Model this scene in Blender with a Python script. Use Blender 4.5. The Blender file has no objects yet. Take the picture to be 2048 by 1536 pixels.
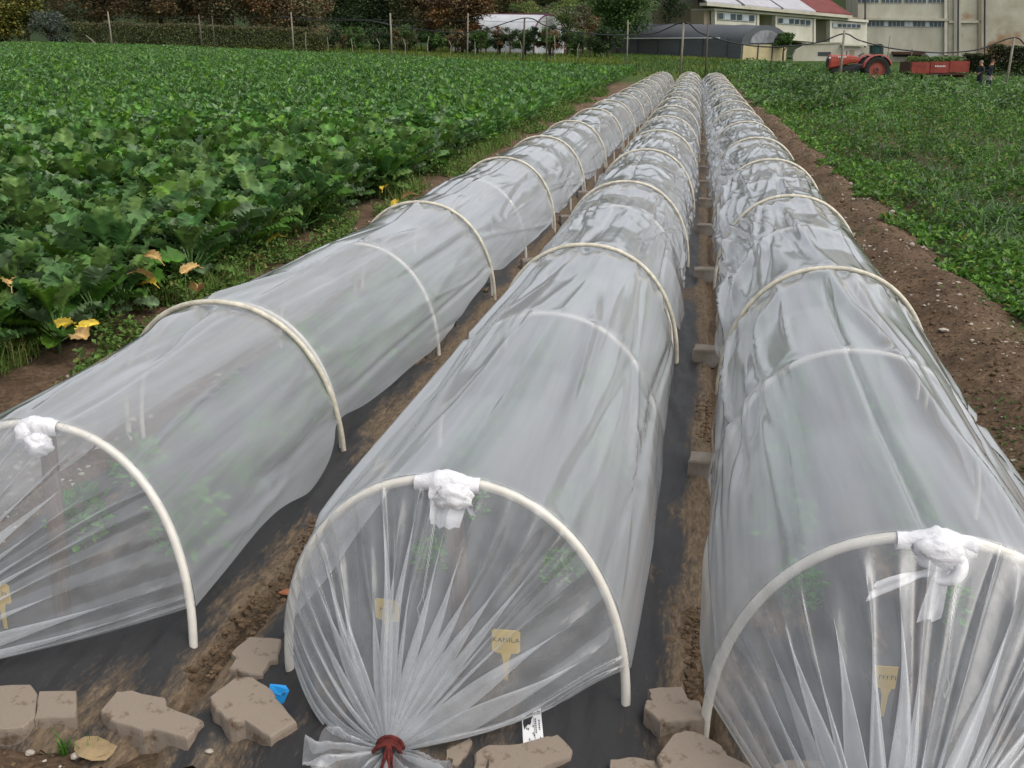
import bpy, bmesh, math, random
import numpy as np
from mathutils import Vector, Matrix

random.seed(7)
rng = np.random.default_rng(7)
C = bpy.context.scene.collection
S = bpy.context.scene

# ------------------------------------------------------------------ camera
CAM_H = 1.5
PITCH = math.radians(18.855)
YAW = math.radians(10.298)
FPX = 2000.0
FW = np.array([-math.sin(YAW)*math.cos(PITCH), math.cos(YAW)*math.cos(PITCH), -math.sin(PITCH)])
RT = np.array([math.cos(YAW), math.sin(YAW), 0.0])
UP = np.cross(RT, FW)
O = np.array([0, 0, CAM_H])
cd = bpy.data.cameras.new('camera')
cam = bpy.data.objects.new('camera', cd)
C.objects.link(cam)
cd.sensor_width = 36
cd.lens = FPX/2048*36
cd.clip_start = 0.05
cd.clip_end = 1500
cam.matrix_world = Matrix(((RT[0], UP[0], -FW[0], O[0]), (RT[1], UP[1], -FW[1], O[1]), (RT[2], UP[2], -FW[2], O[2]), (0, 0, 0, 1)))
S.camera = cam

# ------------------------------------------------------------------ world, sun, exposure
SUN_EL, SUN_AZ = math.radians(55), math.radians(118)      # azimuth from +Y towards +X
w = bpy.data.worlds.new('World')
S.world = w
w.use_nodes = True
nt = w.node_tree
nt.nodes.clear()
wo = nt.nodes.new('ShaderNodeOutputWorld')
bg = nt.nodes.new('ShaderNodeBackground')
sky = nt.nodes.new('ShaderNodeTexSky')
sky.sky_type = 'NISHITA'
sky.sun_disc = False
sky.sun_elevation = SUN_EL
sky.sun_rotation = SUN_AZ
sky.air_density = 1.0
sky.dust_density = 3.0
sky.ozone_density = 1.0
hs = nt.nodes.new('ShaderNodeHueSaturation')
hs.inputs['Saturation'].default_value = 0.30
nt.links.new(sky.outputs[0], hs.inputs['Color'])
nt.links.new(hs.outputs[0], bg.inputs[0])
bg.inputs[1].default_value = 0.135
nt.links.new(bg.outputs[0], wo.inputs[0])
sd = bpy.data.lights.new('sun', 'SUN')
sd.energy = 0.7
sd.angle = math.radians(55)
sd.color = (1.0, 0.95, 0.86)
sun = bpy.data.objects.new('sun', sd)
C.objects.link(sun)
sdir = Vector((math.sin(SUN_AZ)*math.cos(SUN_EL), math.cos(SUN_AZ)*math.cos(SUN_EL), math.sin(SUN_EL)))
sun.rotation_euler = sdir.to_track_quat('Z', 'Y').to_euler()
sun.location = (0, 0, 20)
S.view_settings.view_transform = 'Standard'
S.view_settings.look = 'None'
S.view_settings.exposure = 0.68
S.view_settings.gamma = 1
S.view_settings.use_curve_mapping = False
S.render.engine = 'CYCLES'
S.cycles.use_denoising = True
S.cycles.transparent_max_bounces = 40
S.cycles.max_bounces = 8
S.cycles.diffuse_bounces = 3
S.cycles.glossy_bounces = 3
S.cycles.transmission_bounces = 6
S.cycles.caustics_reflective = False

# ------------------------------------------------------------------ geometry of the place
def sm(a, b, x):
    t = np.clip((x-a)/(b-a), 0, 1)
    return t*t*(3-2*t)

def terr(x, y):
    """the field tilts gently: up to the left, down to the right"""
    x = np.asarray(x, float); y = np.asarray(y, float)
    s = sm(6, 40, y)
    return np.where(x < 0, -0.024*np.maximum(x, -45), -0.062*np.clip(x-1, 0, 20))*s

def ray(px, py):
    return FW*FPX + RT*(px-1024) - UP*(py-768)

def P(px, py, z=0.0):
    d = ray(px, py)
    return O + d*((z-CAM_H)/d[2])

def G(px, py):
    """where a sight line meets the field"""
    d = ray(px, py)
    t = np.arange(.0006, .12, .00002)
    p = O + d*t[:, None]
    k = np.nonzero(p[:, 2] < terr(p[:, 0], p[:, 1]))[0]
    return p[k[0]] if len(k) else p[-1]

def D(px, py, depth):
    return O + ray(px, py)/FPX*depth

def Dg(px, depth):
    """ground point under a direction at a given depth"""
    p = D(px, 100, depth)
    return np.array([p[0], p[1], float(terr(p[0], p[1]))])

def hash2(i, j, seed):
    h = (i*374761393 + j*668265263 + seed*1442695041) & 0xffffffff
    h = ((h ^ (h >> 13))*1274126177) & 0xffffffff
    return ((h ^ (h >> 16)) & 0xffff)/65535.0

def vn(x, y, seed=0):
    x = np.asarray(x, float); y = np.asarray(y, float)
    xi = np.floor(x).astype(np.int64); yi = np.floor(y).astype(np.int64)
    fx = x-xi; fy = y-yi
    fx = fx*fx*(3-2*fx); fy = fy*fy*(3-2*fy)
    a = hash2(xi, yi, seed); b = hash2(xi+1, yi, seed); c = hash2(xi, yi+1, seed); d = hash2(xi+1, yi+1, seed)
    return (a*(1-fx)+b*fx)*(1-fy) + (c*(1-fx)+d*fx)*fy

def fbm(x, y, seed=0, o=3):
    s = 0; a = .5; t = 0
    for k in range(o):
        s = s + a*vn(x*2**k, y*2**k, seed+k*17); t += a; a *= .5
    return s/t

# ------------------------------------------------------------------ object helpers
def mesh_np(name, V, F, mat, tint=None, smooth=False, attr=None):
    """V (n,3); F (m,k) ints or list of such arrays; one mesh"""
    V = np.asarray(V, dtype=np.float32)
    Fs = F if isinstance(F, list) else [F]
    Fs = [np.asarray(f, dtype=np.int32) for f in Fs if len(f)]
    me = bpy.data.meshes.new(name)
    me.vertices.add(len(V)); me.vertices.foreach_set('co', V.ravel())
    loops = np.concatenate([f.ravel() for f in Fs])
    tot = np.concatenate([np.full(len(f), f.shape[1], np.int32) for f in Fs])
    start = np.concatenate([[0], np.cumsum(tot)[:-1]]).astype(np.int32)
    me.loops.add(len(loops)); me.loops.foreach_set('vertex_index', loops)
    me.polygons.add(len(tot)); me.polygons.foreach_set('loop_start', start); me.polygons.foreach_set('loop_total', tot)
    me.update(calc_edges=True)
    me.polygons.foreach_set('use_smooth', np.full(len(tot), bool(smooth)))
    if tint is not None:
        a = me.color_attributes.new('tint', 'FLOAT_COLOR', 'POINT')
        t = np.ones((len(V), 4), np.float32); t[:, :3] = tint
        a.data.foreach_set('color', t.ravel())
    if attr:
        for k, v in attr.items():
            a = me.attributes.new(k, 'FLOAT', 'POINT'); a.data.foreach_set('value', np.asarray(v, np.float32))
    if mat: me.materials.append(mat)
    me.validate()
    return me

def link(name, me, parent=None, loc=None, rot=None):
    o = bpy.data.objects.new(name, me)
    C.objects.link(o)
    if parent: o.parent = parent
    if loc is not None: o.location = [float(c) for c in loc]
    if rot is not None: o.rotation_euler = rot
    return o

def obj(name, V, F, mat, parent=None, **k):
    return link(name, mesh_np(name, V, F, mat, **k), parent)

def tag(o, label=None, cat=None, group=None, kind=None):
    if label: o['label'] = label
    if cat: o['category'] = cat
    if group: o['group'] = group
    if kind: o['kind'] = kind
    return o

def empty(name, loc, label, cat, group=None, rz=0):
    o = bpy.data.objects.new(name, None); C.objects.link(o)
    o.location = [float(c) for c in loc]; o.rotation_euler = (0, 0, rz)
    o.empty_display_size = .1
    return tag(o, label, cat, group)

def grid_faces(n, m, off=0, wrap=False):
    i = np.arange(n-1)[:, None]; j = np.arange(m if wrap else m-1)[None, :]
    j2 = (j+1) % m
    a = i*m+j; b = i*m+j2; c = (i+1)*m+j2; d = (i+1)*m+j
    return np.stack([a+0*b, b, c, d], -1).reshape(-1, 4)+off

def tube(pts, r, k=8, cap=True):
    pts = np.asarray(pts, float); n = len(pts)
    r = np.broadcast_to(np.asarray(r, float), (n,))
    T = np.gradient(pts, axis=0); T /= np.linalg.norm(T, axis=1)[:, None]+1e-12
    nrm = np.cross(T[0], [0, 0, 1.0])
    if np.linalg.norm(nrm) < .05: nrm = np.cross(T[0], [0, 1.0, 0])
    nrm /= np.linalg.norm(nrm)
    V = []
    ang = np.linspace(0, 2*math.pi, k, endpoint=False)
    for i in range(n):
        nrm = nrm - T[i]*(nrm@T[i]); nrm /= np.linalg.norm(nrm)
        b = np.cross(T[i], nrm)
        V.append(pts[i]+r[i]*(np.cos(ang)[:, None]*nrm+np.sin(ang)[:, None]*b))
    V = np.concatenate(V)
    F = [grid_faces(n, k, wrap=True)]
    if cap:
        F.append(np.arange(k)[::-1][None]); F.append((np.arange(k)+(n-1)*k)[None])
    return V, F

class MB:
    def __init__(s): s.V = []; s.F = []; s.n = 0
    def add(s, V, F):
        for f in (F if isinstance(F, list) else [F]): s.F.append(np.asarray(f)+s.n)
        s.V.append(np.asarray(V, float)); s.n += len(V); return s
    def box(s, c, d, rz=0, rx=0, ry=0):
        v = np.array([[x, y, z] for x in (-.5, .5) for y in (-.5, .5) for z in (-.5, .5)])*np.array(d)
        M = np.array(Matrix.Rotation(rz, 3, 'Z') @ Matrix.Rotation(ry, 3, 'Y') @ Matrix.Rotation(rx, 3, 'X'))
        s.add(v@M.T+np.array(c), [np.array([[0, 1, 3, 2], [4, 6, 7, 5], [0, 4, 5, 1], [2, 3, 7, 6], [0, 2, 6, 4], [1, 5, 7, 3]])])
        return s
    def tube(s, pts, r, k=8): return s.add(*tube(pts, r, k))
    def prism(s, poly, vec):
        """poly (n,3) extruded by vec"""
        poly = np.asarray(poly, float); n = len(poly)
        i = np.arange(n); j = (i+1) % n
        s.add(np.concatenate([poly, poly+np.asarray(vec)]), [i[None], (i[::-1]+n)[None], np.stack([i, i+n, j+n, j], -1)])
        return s
    def build(s, name, mat, parent=None, smooth=False, bevel=0, loc=None, tint=None):
        byk = {}
        for f in s.F:
            byk.setdefault(f.shape[1], []).append(f)
        me = mesh_np(name, np.concatenate(s.V), [np.concatenate(v) for v in byk.values()], mat, smooth=smooth, tint=tint)
        bm = bmesh.new(); bm.from_mesh(me); bmesh.ops.recalc_face_normals(bm, faces=bm.faces); bm.to_mesh(me); bm.free()
        o = link(name, me, parent, loc)
        if bevel:
            m = o.modifiers.new('bevel', 'BEVEL'); m.width = bevel; m.segments = 2; m.limit_method = 'ANGLE'
        return o

# ------------------------------------------------------------------ materials
def mat(name, col, rough=.8, spec=.3, noise=0, nscale=20, bump=0, bscale=60, col2=None, metal=0, stretch=None, coords='Object', lo=.35, hi=.65):
    m = bpy.data.materials.new(name); m.use_nodes = True
    t = m.node_tree; b = t.nodes['Principled BSDF']
    b.inputs['Roughness'].default_value = rough
    b.inputs['Specular IOR Level'].default_value = spec
    b.inputs['Metallic'].default_value = metal
    b.inputs['Base Color'].default_value = (*col, 1)
    tc = t.nodes.new('ShaderNodeTexCoord'); mp = t.nodes.new('ShaderNodeMapping')
    t.links.new(tc.outputs[coords], mp.inputs[0])
    if stretch: mp.inputs['Scale'].default_value = stretch
    if noise or col2:
        n = t.nodes.new('ShaderNodeTexNoise'); n.inputs['Scale'].default_value = nscale; n.inputs['Detail'].default_value = 6
        n.inputs['Roughness'].default_value = .65
        t.links.new(mp.outputs[0], n.inputs['Vector'])
        r = t.nodes.new('ShaderNodeMapRange'); r.inputs[1].default_value = lo; r.inputs[2].default_value = hi
        t.links.new(n.outputs[0], r.inputs[0])
        x = t.nodes.new('ShaderNodeMix'); x.data_type = 'RGBA'
        c2 = col2 if col2 else tuple(c*(1-noise) for c in col)
        x.inputs['A'].default_value = (*c2, 1); x.inputs['B'].default_value = (*col, 1)
        t.links.new(r.outputs[0], x.inputs['Factor']); t.links.new(x.outputs['Result'], b.inputs['Base Color'])
    if bump:
        n2 = t.nodes.new('ShaderNodeTexNoise'); n2.inputs['Scale'].default_value = bscale; n2.inputs['Detail'].default_value = 8
        n2.inputs['Roughness'].default_value = .7
        t.links.new(mp.outputs[0], n2.inputs['Vector'])
        bp = t.nodes.new('ShaderNodeBump'); bp.inputs['Strength'].default_value = 1; bp.inputs['Distance'].default_value = bump
        t.links.new(n2.outputs[0], bp.inputs['Height']); t.links.new(bp.outputs[0], b.inputs['Normal'])
    return m

def leaf_mat(name, rough=.5, spec=.35, transl=.25, vary=.25, col=None):
    """colour comes from the leaf's own tint attribute (or col), with a little variation per object"""
    m = bpy.data.materials.new(name); m.use_nodes = True
    t = m.node_tree; b = t.nodes['Principled BSDF']; out = t.nodes['Material Output']
    b.inputs['Roughness'].default_value = rough; b.inputs['Specular IOR Level'].default_value = spec
    if col:
        src = t.nodes.new('ShaderNodeRGB'); src.outputs[0].default_value = (*col, 1); so = src.outputs[0]
    else:
        src = t.nodes.new('ShaderNodeAttribute'); src.attribute_name = 'tint'; so = src.outputs['Color']
    oi = t.nodes.new('ShaderNodeObjectInfo')
    mr = t.nodes.new('ShaderNodeMapRange'); mr.inputs[3].default_value = 1-vary; mr.inputs[4].default_value = 1+vary
    t.links.new(oi.outputs['Random'], mr.inputs[0])
    n = t.nodes.new('ShaderNodeTexNoise'); n.inputs['Scale'].default_value = 9; n.inputs['Detail'].default_value = 4
    tc = t.nodes.new('ShaderNodeTexCoord'); t.links.new(tc.outputs['Object'], n.inputs['Vector'])
    mr2 = t.nodes.new('ShaderNodeMapRange'); mr2.inputs[1].default_value = .3; mr2.inputs[2].default_value = .7; mr2.inputs[3].default_value = .75; mr2.inputs[4].default_value = 1.25
    t.links.new(n.outputs[0], mr2.inputs[0])
    mu = t.nodes.new('ShaderNodeMath'); mu.operation = 'MULTIPLY'; t.links.new(mr.outputs[0], mu.inputs[0]); t.links.new(mr2.outputs[0], mu.inputs[1])
    vm = t.nodes.new('ShaderNodeVectorMath'); vm.operation = 'SCALE'; t.links.new(so, vm.inputs[0]); t.links.new(mu.outputs[0], vm.inputs['Scale'])
    t.links.new(vm.outputs[0], b.inputs['Base Color'])
    tr = t.nodes.new('ShaderNodeBsdfTranslucent'); t.links.new(vm.outputs[0], tr.inputs[0])
    mx = t.nodes.new('ShaderNodeMixShader'); mx.inputs[0].default_value = transl
    t.links.new(b.outputs[0], mx.inputs[1]); t.links.new(tr.outputs[0], mx.inputs[2]); t.links.new(mx.outputs[0], out.inputs[0])
    return m

def film_mat():
    """thin polyethylene: clear, a little milky (longer path at a slant = milkier), glossy"""
    m = bpy.data.materials.new('polyethylene_film'); m.use_nodes = True
    t = m.node_tree; t.nodes.clear(); N = t.nodes.new; L = t.links.new
    out = N('ShaderNodeOutputMaterial')
    tc = N('ShaderNodeTexCoord'); mp = N('ShaderNodeMapping'); mp.inputs['Scale'].default_value = (17, .8, 17)
    L(tc.outputs['Object'], mp.inputs[0])
    n1 = N('ShaderNodeTexNoise'); n1.inputs['Scale'].default_value = 1; n1.inputs['Detail'].default_value = 5; L(mp.outputs[0], n1.inputs['Vector'])
    n2 = N('ShaderNodeTexNoise'); n2.inputs['Scale'].default_value = 60; n2.inputs['Detail'].default_value = 3; L(tc.outputs['Object'], n2.inputs['Vector'])
    b1 = N('ShaderNodeBump'); b1.inputs['Strength'].default_value = .5; b1.inputs['Distance'].default_value = .005; L(n1.outputs[0], b1.inputs['Height'])
    b2 = N('ShaderNodeBump'); b2.inputs['Strength'].default_value = .25; b2.inputs['Distance'].default_value = .0012; L(n2.outputs[0], b2.inputs['Height']); L(b1.outputs[0], b2.inputs['Normal'])
    lw = N('ShaderNodeLayerWeight'); lw.inputs['Blend'].default_value = .5; L(b1.outputs[0], lw.inputs['Normal'])
    cs = N('ShaderNodeMath'); cs.operation = 'SUBTRACT'; cs.inputs[0].default_value = 1; L(lw.outputs['Facing'], cs.inputs[1])
    mxm = N('ShaderNodeMath'); mxm.operation = 'MAXIMUM'; mxm.inputs[1].default_value = .08; L(cs.outputs[0], mxm.inputs[0])
    tau = N('ShaderNodeMapRange'); tau.inputs[1].default_value = .3; tau.inputs[2].default_value = .7; tau.inputs[3].default_value = -.18; tau.inputs[4].default_value = -.32
    L(n1.outputs[0], tau.inputs[0])
    dv = N('ShaderNodeMath'); dv.operation = 'DIVIDE'; L(tau.outputs[0], dv.inputs[0]); L(mxm.outputs[0], dv.inputs[1])
    ex = N('ShaderNodeMath'); ex.operation = 'EXPONENT'; L(dv.outputs[0], ex.inputs[0])          # clear fraction
    dif = N('ShaderNodeBsdfDiffuse'); dif.inputs[0].default_value = (.86, .88, .90, 1)
    trl = N('ShaderNodeBsdfTranslucent'); trl.inputs[0].default_value = (.86, .88, .90, 1)
    mm = N('ShaderNodeMixShader'); mm.inputs[0].default_value = .5; L(dif.outputs[0], mm.inputs[1]); L(trl.outputs[0], mm.inputs[2])
    tp = N('ShaderNodeBsdfTransparent')
    body = N('ShaderNodeMixShader'); L(ex.outputs[0], body.inputs[0]); L(mm.outputs[0], body.inputs[1]); L(tp.outputs[0], body.inputs[2])
    gl = N('ShaderNodeBsdfGlossy'); gl.inputs['Roughness'].default_value = .12; L(b2.outputs[0], gl.inputs['Normal'])
    fr = N('ShaderNodeFresnel'); fr.inputs[0].default_value = 1.5; L(b2.outputs[0], fr.inputs['Normal'])
    f2 = N('ShaderNodeMath'); f2.operation = 'MULTIPLY'; f2.inputs[1].default_value = 1.25; f2.use_clamp = True; L(fr.outputs[0], f2.inputs[0])
    # a fresnel node sees the back of a sheet as the inside of glass: use the same value from both sides
    ge = N('ShaderNodeNewGeometry'); sw = N('ShaderNodeMix'); sw.data_type = 'FLOAT'
    lw2 = N('ShaderNodeMath'); lw2.operation = 'POWER'; lw2.inputs[1].default_value = 4; L(lw.outputs['Facing'], lw2.inputs[0])
    ad = N('ShaderNodeMath'); ad.operation = 'MULTIPLY_ADD'; ad.inputs[1].default_value = .7; ad.inputs[2].default_value = .06; L(lw2.outputs[0], ad.inputs[0])
    L(ge.outputs['Backfacing'], sw.inputs[0]); L(f2.outputs[0], sw.inputs[2]); L(ad.outputs[0], sw.inputs[3])
    fin = N('ShaderNodeMixShader'); L(sw.outputs[0], fin.inputs[0]); L(body.outputs[0], fin.inputs[1]); L(gl.outputs[0], fin.inputs[2])
    L(fin.outputs[0], out.inputs[0])
    return m

def ground_mat():
    m = bpy.data.materials.new('soil'); m.use_nodes = True
    t = m.node_tree; b = t.nodes['Principled BSDF']; N = t.nodes.new; L = t.links.new
    b.inputs['Roughness'].default_value = .95; b.inputs['Specular IOR Level'].default_value = .15
    at = N('ShaderNodeAttribute'); at.attribute_name = 'tint'
    tc = N('ShaderNodeTexCoord')
    def noi(s, d=8, r=.65):
        n = N('ShaderNodeTexNoise'); n.inputs['Scale'].default_value = s; n.inputs['Detail'].default_value = d; n.inputs['Roughness'].default_value = r
        L(tc.outputs['Object'], n.inputs['Vector']); return n
    n1 = noi(3.5); n2 = noi(45)
    mr = N('ShaderNodeMapRange'); mr.inputs[1].default_value = .3; mr.inputs[2].default_value = .7; mr.inputs[3].default_value = .55; mr.inputs[4].default_value = 1.35; L(n1.outputs[0], mr.inputs[0])
    mr2 = N('ShaderNodeMapRange'); mr2.inputs[1].default_value = .3; mr2.inputs[2].default_value = .75; mr2.inputs[3].default_value = .5; mr2.inputs[4].default_value = 1.6; L(n2.outputs[0], mr2.inputs[0])
    mu = N('ShaderNodeMath'); mu.operation = 'MULTIPLY'; L(mr.outputs[0], mu.inputs[0]); L(mr2.outputs[0], mu.inputs[1])
    vm = N('ShaderNodeVectorMath'); vm.operation = 'SCALE'; L(at.outputs['Color'], vm.inputs[0]); L(mu.outputs[0], vm.inputs['Scale'])
    L(vm.outputs[0], b.inputs['Base Color'])
    n3 = noi(28, 10, .75)
    bp = N('ShaderNodeBump'); bp.inputs['Distance'].default_value = .03; bp.inputs['Strength'].default_value = .9; L(n3.outputs[0], bp.inputs['Height']); L(bp.outputs[0], b.inputs['Normal'])
    return m

def mulch_mat():
    m = bpy.data.materials.new('black_mulch_plastic'); m.use_nodes = True
    t = m.node_tree; b = t.nodes['Principled BSDF']; N = t.nodes.new; L = t.links.new
    tc = N('ShaderNodeTexCoord'); mp = N('ShaderNodeMapping'); mp.inputs['Scale'].default_value = (1.0, .28, 1.0); L(tc.outputs['Object'], mp.inputs[0])
    at = N('ShaderNodeAttribute'); at.attribute_name = 'dirt'
    n1 = N('ShaderNodeTexNoise'); n1.inputs['Scale'].default_value = 9; n1.inputs['Detail'].default_value = 9; n1.inputs['Roughness'].default_value = .7; L(mp.outputs[0], n1.inputs['Vector'])
    n2 = N('ShaderNodeTexNoise'); n2.inputs['Scale'].default_value = 75; n2.inputs['Detail'].default_value = 6; n2.inputs['Roughness'].default_value = .8; L(mp.outputs[0], n2.inputs['Vector'])
    a1 = N('ShaderNodeMath'); a1.operation = 'MULTIPLY_ADD'; a1.inputs[1].default_value = .55; L(n2.outputs[0], a1.inputs[0]); L(n1.outputs[0], a1.inputs[2])
    a2 = N('ShaderNodeMath'); a2.operation = 'ADD'; L(a1.outputs[0], a2.inputs[0]); L(at.outputs['Fac'], a2.inputs[1])
    mr = N('ShaderNodeMapRange'); mr.inputs[1].default_value = .82; mr.inputs[2].default_value = 1.04; L(a2.outputs[0], mr.inputs[0])
    x = N('ShaderNodeMix'); x.data_type = 'RGBA'; x.inputs['A'].default_value = (.030, .029, .029, 1); x.inputs['B'].default_value = (.17, .115, .066, 1)
    mb_ = N('ShaderNodeMapRange'); mb_.inputs[1].default_value = .32; mb_.inputs[2].default_value = .68; mb_.inputs[3].default_value = .35; mb_.inputs[4].default_value = 1.35; L(n2.outputs[0], mb_.inputs[0])
    cb_ = N('ShaderNodeVectorMath'); cb_.operation = 'SCALE'; cb_.inputs[0].default_value = (.155, .112, .072); L(mb_.outputs[0], cb_.inputs['Scale']); L(cb_.outputs[0], x.inputs['B'])
    L(mr.outputs[0], x.inputs['Factor']); L(x.outputs['Result'], b.inputs['Base Color'])
    r = N('ShaderNodeMapRange'); r.inputs[3].default_value = .5; r.inputs[4].default_value = .95; L(mr.outputs[0], r.inputs[0]); L(r.outputs[0], b.inputs['Roughness'])
    b.inputs['Specular IOR Level'].default_value = .28
    n4 = N('ShaderNodeTexNoise'); n4.inputs['Scale'].default_value = 22; n4.inputs['Detail'].default_value = 7
    mp2 = N('ShaderNodeMapping'); mp2.inputs['Scale'].default_value = (1.6, .35, 1); L(tc.outputs['Object'], mp2.inputs[0]); L(mp2.outputs[0], n4.inputs['Vector'])
    bp = N('ShaderNodeBump'); bp.inputs['Distance'].default_value = .007; bp.inputs['Strength'].default_value = .7; L(n4.outputs[0], bp.inputs['Height']); L(bp.outputs[0], b.inputs['Normal'])
    return m

M_FILM = film_mat()
M_SOIL = ground_mat()
M_MULCH = mulch_mat()
M_PIPE = mat('cream_plastic_pipe', (.72, .66, .52), .42, .45, noise=.4, nscale=22, stretch=(1, 1, 1))
M_PIPEI = mat('white_plastic_pipe', (.72, .68, .60), .42, .45, noise=.15, nscale=14)
M_RAG = mat('white_rag', (.80, .79, .80), .9, .1, noise=.12, nscale=30, bump=.004, bscale=60)
M_STAKE = mat('weathered_stake_wood', (.17, .115, .085), .85, .2, noise=.5, nscale=18, stretch=(6, 6, .6), bump=.004, bscale=30)
M_POST = mat('grey_post_wood', (.30, .27, .21), .85, .2, noise=.45, nscale=5, stretch=(4, 4, .6))
M_POSTD = mat('dark_post_wood', (.13, .11, .09), .85, .2, noise=.4, nscale=5, stretch=(4, 4, .6))
M_PAVER = mat('concrete_paver', (.262, .212, .165), .92, .2, col2=(.12, .08, .05), nscale=17, bump=.0028, bscale=110, lo=.34, hi=.45)
M_TWINE = mat('red_twine', (.15, .028, .024), .8, .2, noise=.6, nscale=90, bump=.002, bscale=200)
M_YEL = mat('yellow_tag_plastic', (.72, .50, .10), .5, .4, noise=.12, nscale=30)
M_INK = mat('ink', (.03, .03, .04), .6)
M_BLUE = mat('blue_tag_plastic', (.02, .30, .72), .45, .4, noise=.1, nscale=40)
M_CARD = mat('printed_white_card', (.78, .77, .76), .6, .3, noise=.08, nscale=60)
M_WIRE = mat('galvanised_wire', (.62, .62, .60), .35, .5, metal=.4)
M_LEAF = leaf_mat('kale_leaf', .5, .28, .22, .22)
M_WEED = leaf_mat('weed_leaf', .6, .25, .25, .1)
M_TREE = leaf_mat('tree_leaf', .7, .2, .22, .12)
M_BARK = mat('bark', (.12, .095, .07), .95, .1, noise=.5, nscale=8, stretch=(3, 3, .6))
M_STONE = mat('pale_pebble', (.50, .44, .36), .85, .25, noise=.5, nscale=8)
M_CLOD = mat('soil_clod', (.17, .115, .07), .95, .1, noise=.5, nscale=20, bump=.004, bscale=90)
M_TERRA = mat('terracotta', (.42, .16, .08), .85, .2, noise=.3, nscale=20)
M_SAND = mat('sandstone', (.36, .26, .14), .85, .2, noise=.35, nscale=14, bump=.003)
M_CREAM = mat('stained_cream_render', (.52, .50, .41), .9, .15, col2=(.38, .35, .27), nscale=.35, stretch=(1, 1, .5))
M_WHITEW = mat('white_render', (.60, .58, .49), .9, .15, col2=(.47, .44, .36), nscale=.4)
M_GLASSD = mat('dark_window_glass', (.05, .07, .085), .15, .6)
M_GLASSL = mat('pale_window_blind', (.42, .47, .50), .3, .5)
M_FRAME = mat('window_frame_grey', (.40, .42, .40), .6)
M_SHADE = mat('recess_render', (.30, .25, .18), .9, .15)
M_ROOFG = mat('grey_corrugated_roof', (.44, .43, .45), .7, .3, noise=.2, nscale=1)
M_ROOFR = mat('red_roof_sheet', (.20, .06, .055), .75, .25, noise=.35, nscale=.8)
M_DARK = mat('dark_metal', (.04, .04, .045), .6, .4)
M_NET = mat('black_shade_net', (.105, .112, .12), .85, .2, noise=.25, nscale=.5, stretch=(.3, .3, 2))
M_GHW = mat('white_greenhouse_sheet', (.55, .56, .57), .5, .4, noise=.2, nscale=.8)
M_GABLE = mat('cloudy_gable_film', (.30, .31, .33), .6, .3, noise=.6, nscale=1.2)
M_MAROON = mat('maroon_ridge_trim', (.14, .04, .08), .7)
M_HOSE = mat('black_hose', (.02, .02, .022), .5, .4)
M_TRED = mat('tractor_red_paint', (.36, .055, .03), .45, .45, noise=.3, nscale=4)
M_TYRE = mat('tyre_rubber', (.035, .035, .033), .9, .2, noise=.3, nscale=10)
M_RIM = mat('rusty_red_rim', (.28, .07, .05), .6, .3, noise=.3, nscale=8)
M_ENG = mat('engine_black', (.03, .03, .03), .7, .3)
M_TRAIL = mat('trailer_red_paint', (.27, .05, .035), .6, .3, noise=.35, nscale=2.5)
M_RUST = mat('rusty_steel', (.10, .05, .035), .85, .2, noise=.4, nscale=5)
M_WLET = mat('white_lettering', (.7, .7, .68), .6)
M_CLOTH = mat('dark_jacket', (.018, .022, .03), .9, .1)
M_CLOTH2 = mat('charcoal_clothes', (.035, .04, .04), .9, .1)
M_SKIN = mat('skin', (.45, .22, .13), .6, .3)
M_HAIR = mat('brown_hair', (.06, .035, .02), .7)
M_HAIR2 = mat('grey_hair', (.18, .18, .14), .7)
M_APRON = mat('grey_apron', (.22, .21, .19), .9)
M_GREENB = mat('dark_green_paint', (.01, .05, .04), .6)
M_PINK = mat('pinkish_render', (.50, .42, .38), .9)
M_OLIVE = mat('beige_door_board', (.50, .42, .24), .8, .2, noise=.2, nscale=2)

def sheet(xs, ys, zf):
    X, Y = np.meshgrid(xs, ys)
    return np.stack([X, Y, zf(X, Y)], -1).reshape(-1, 3), grid_faces(len(ys), len(xs)), X, Y

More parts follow.
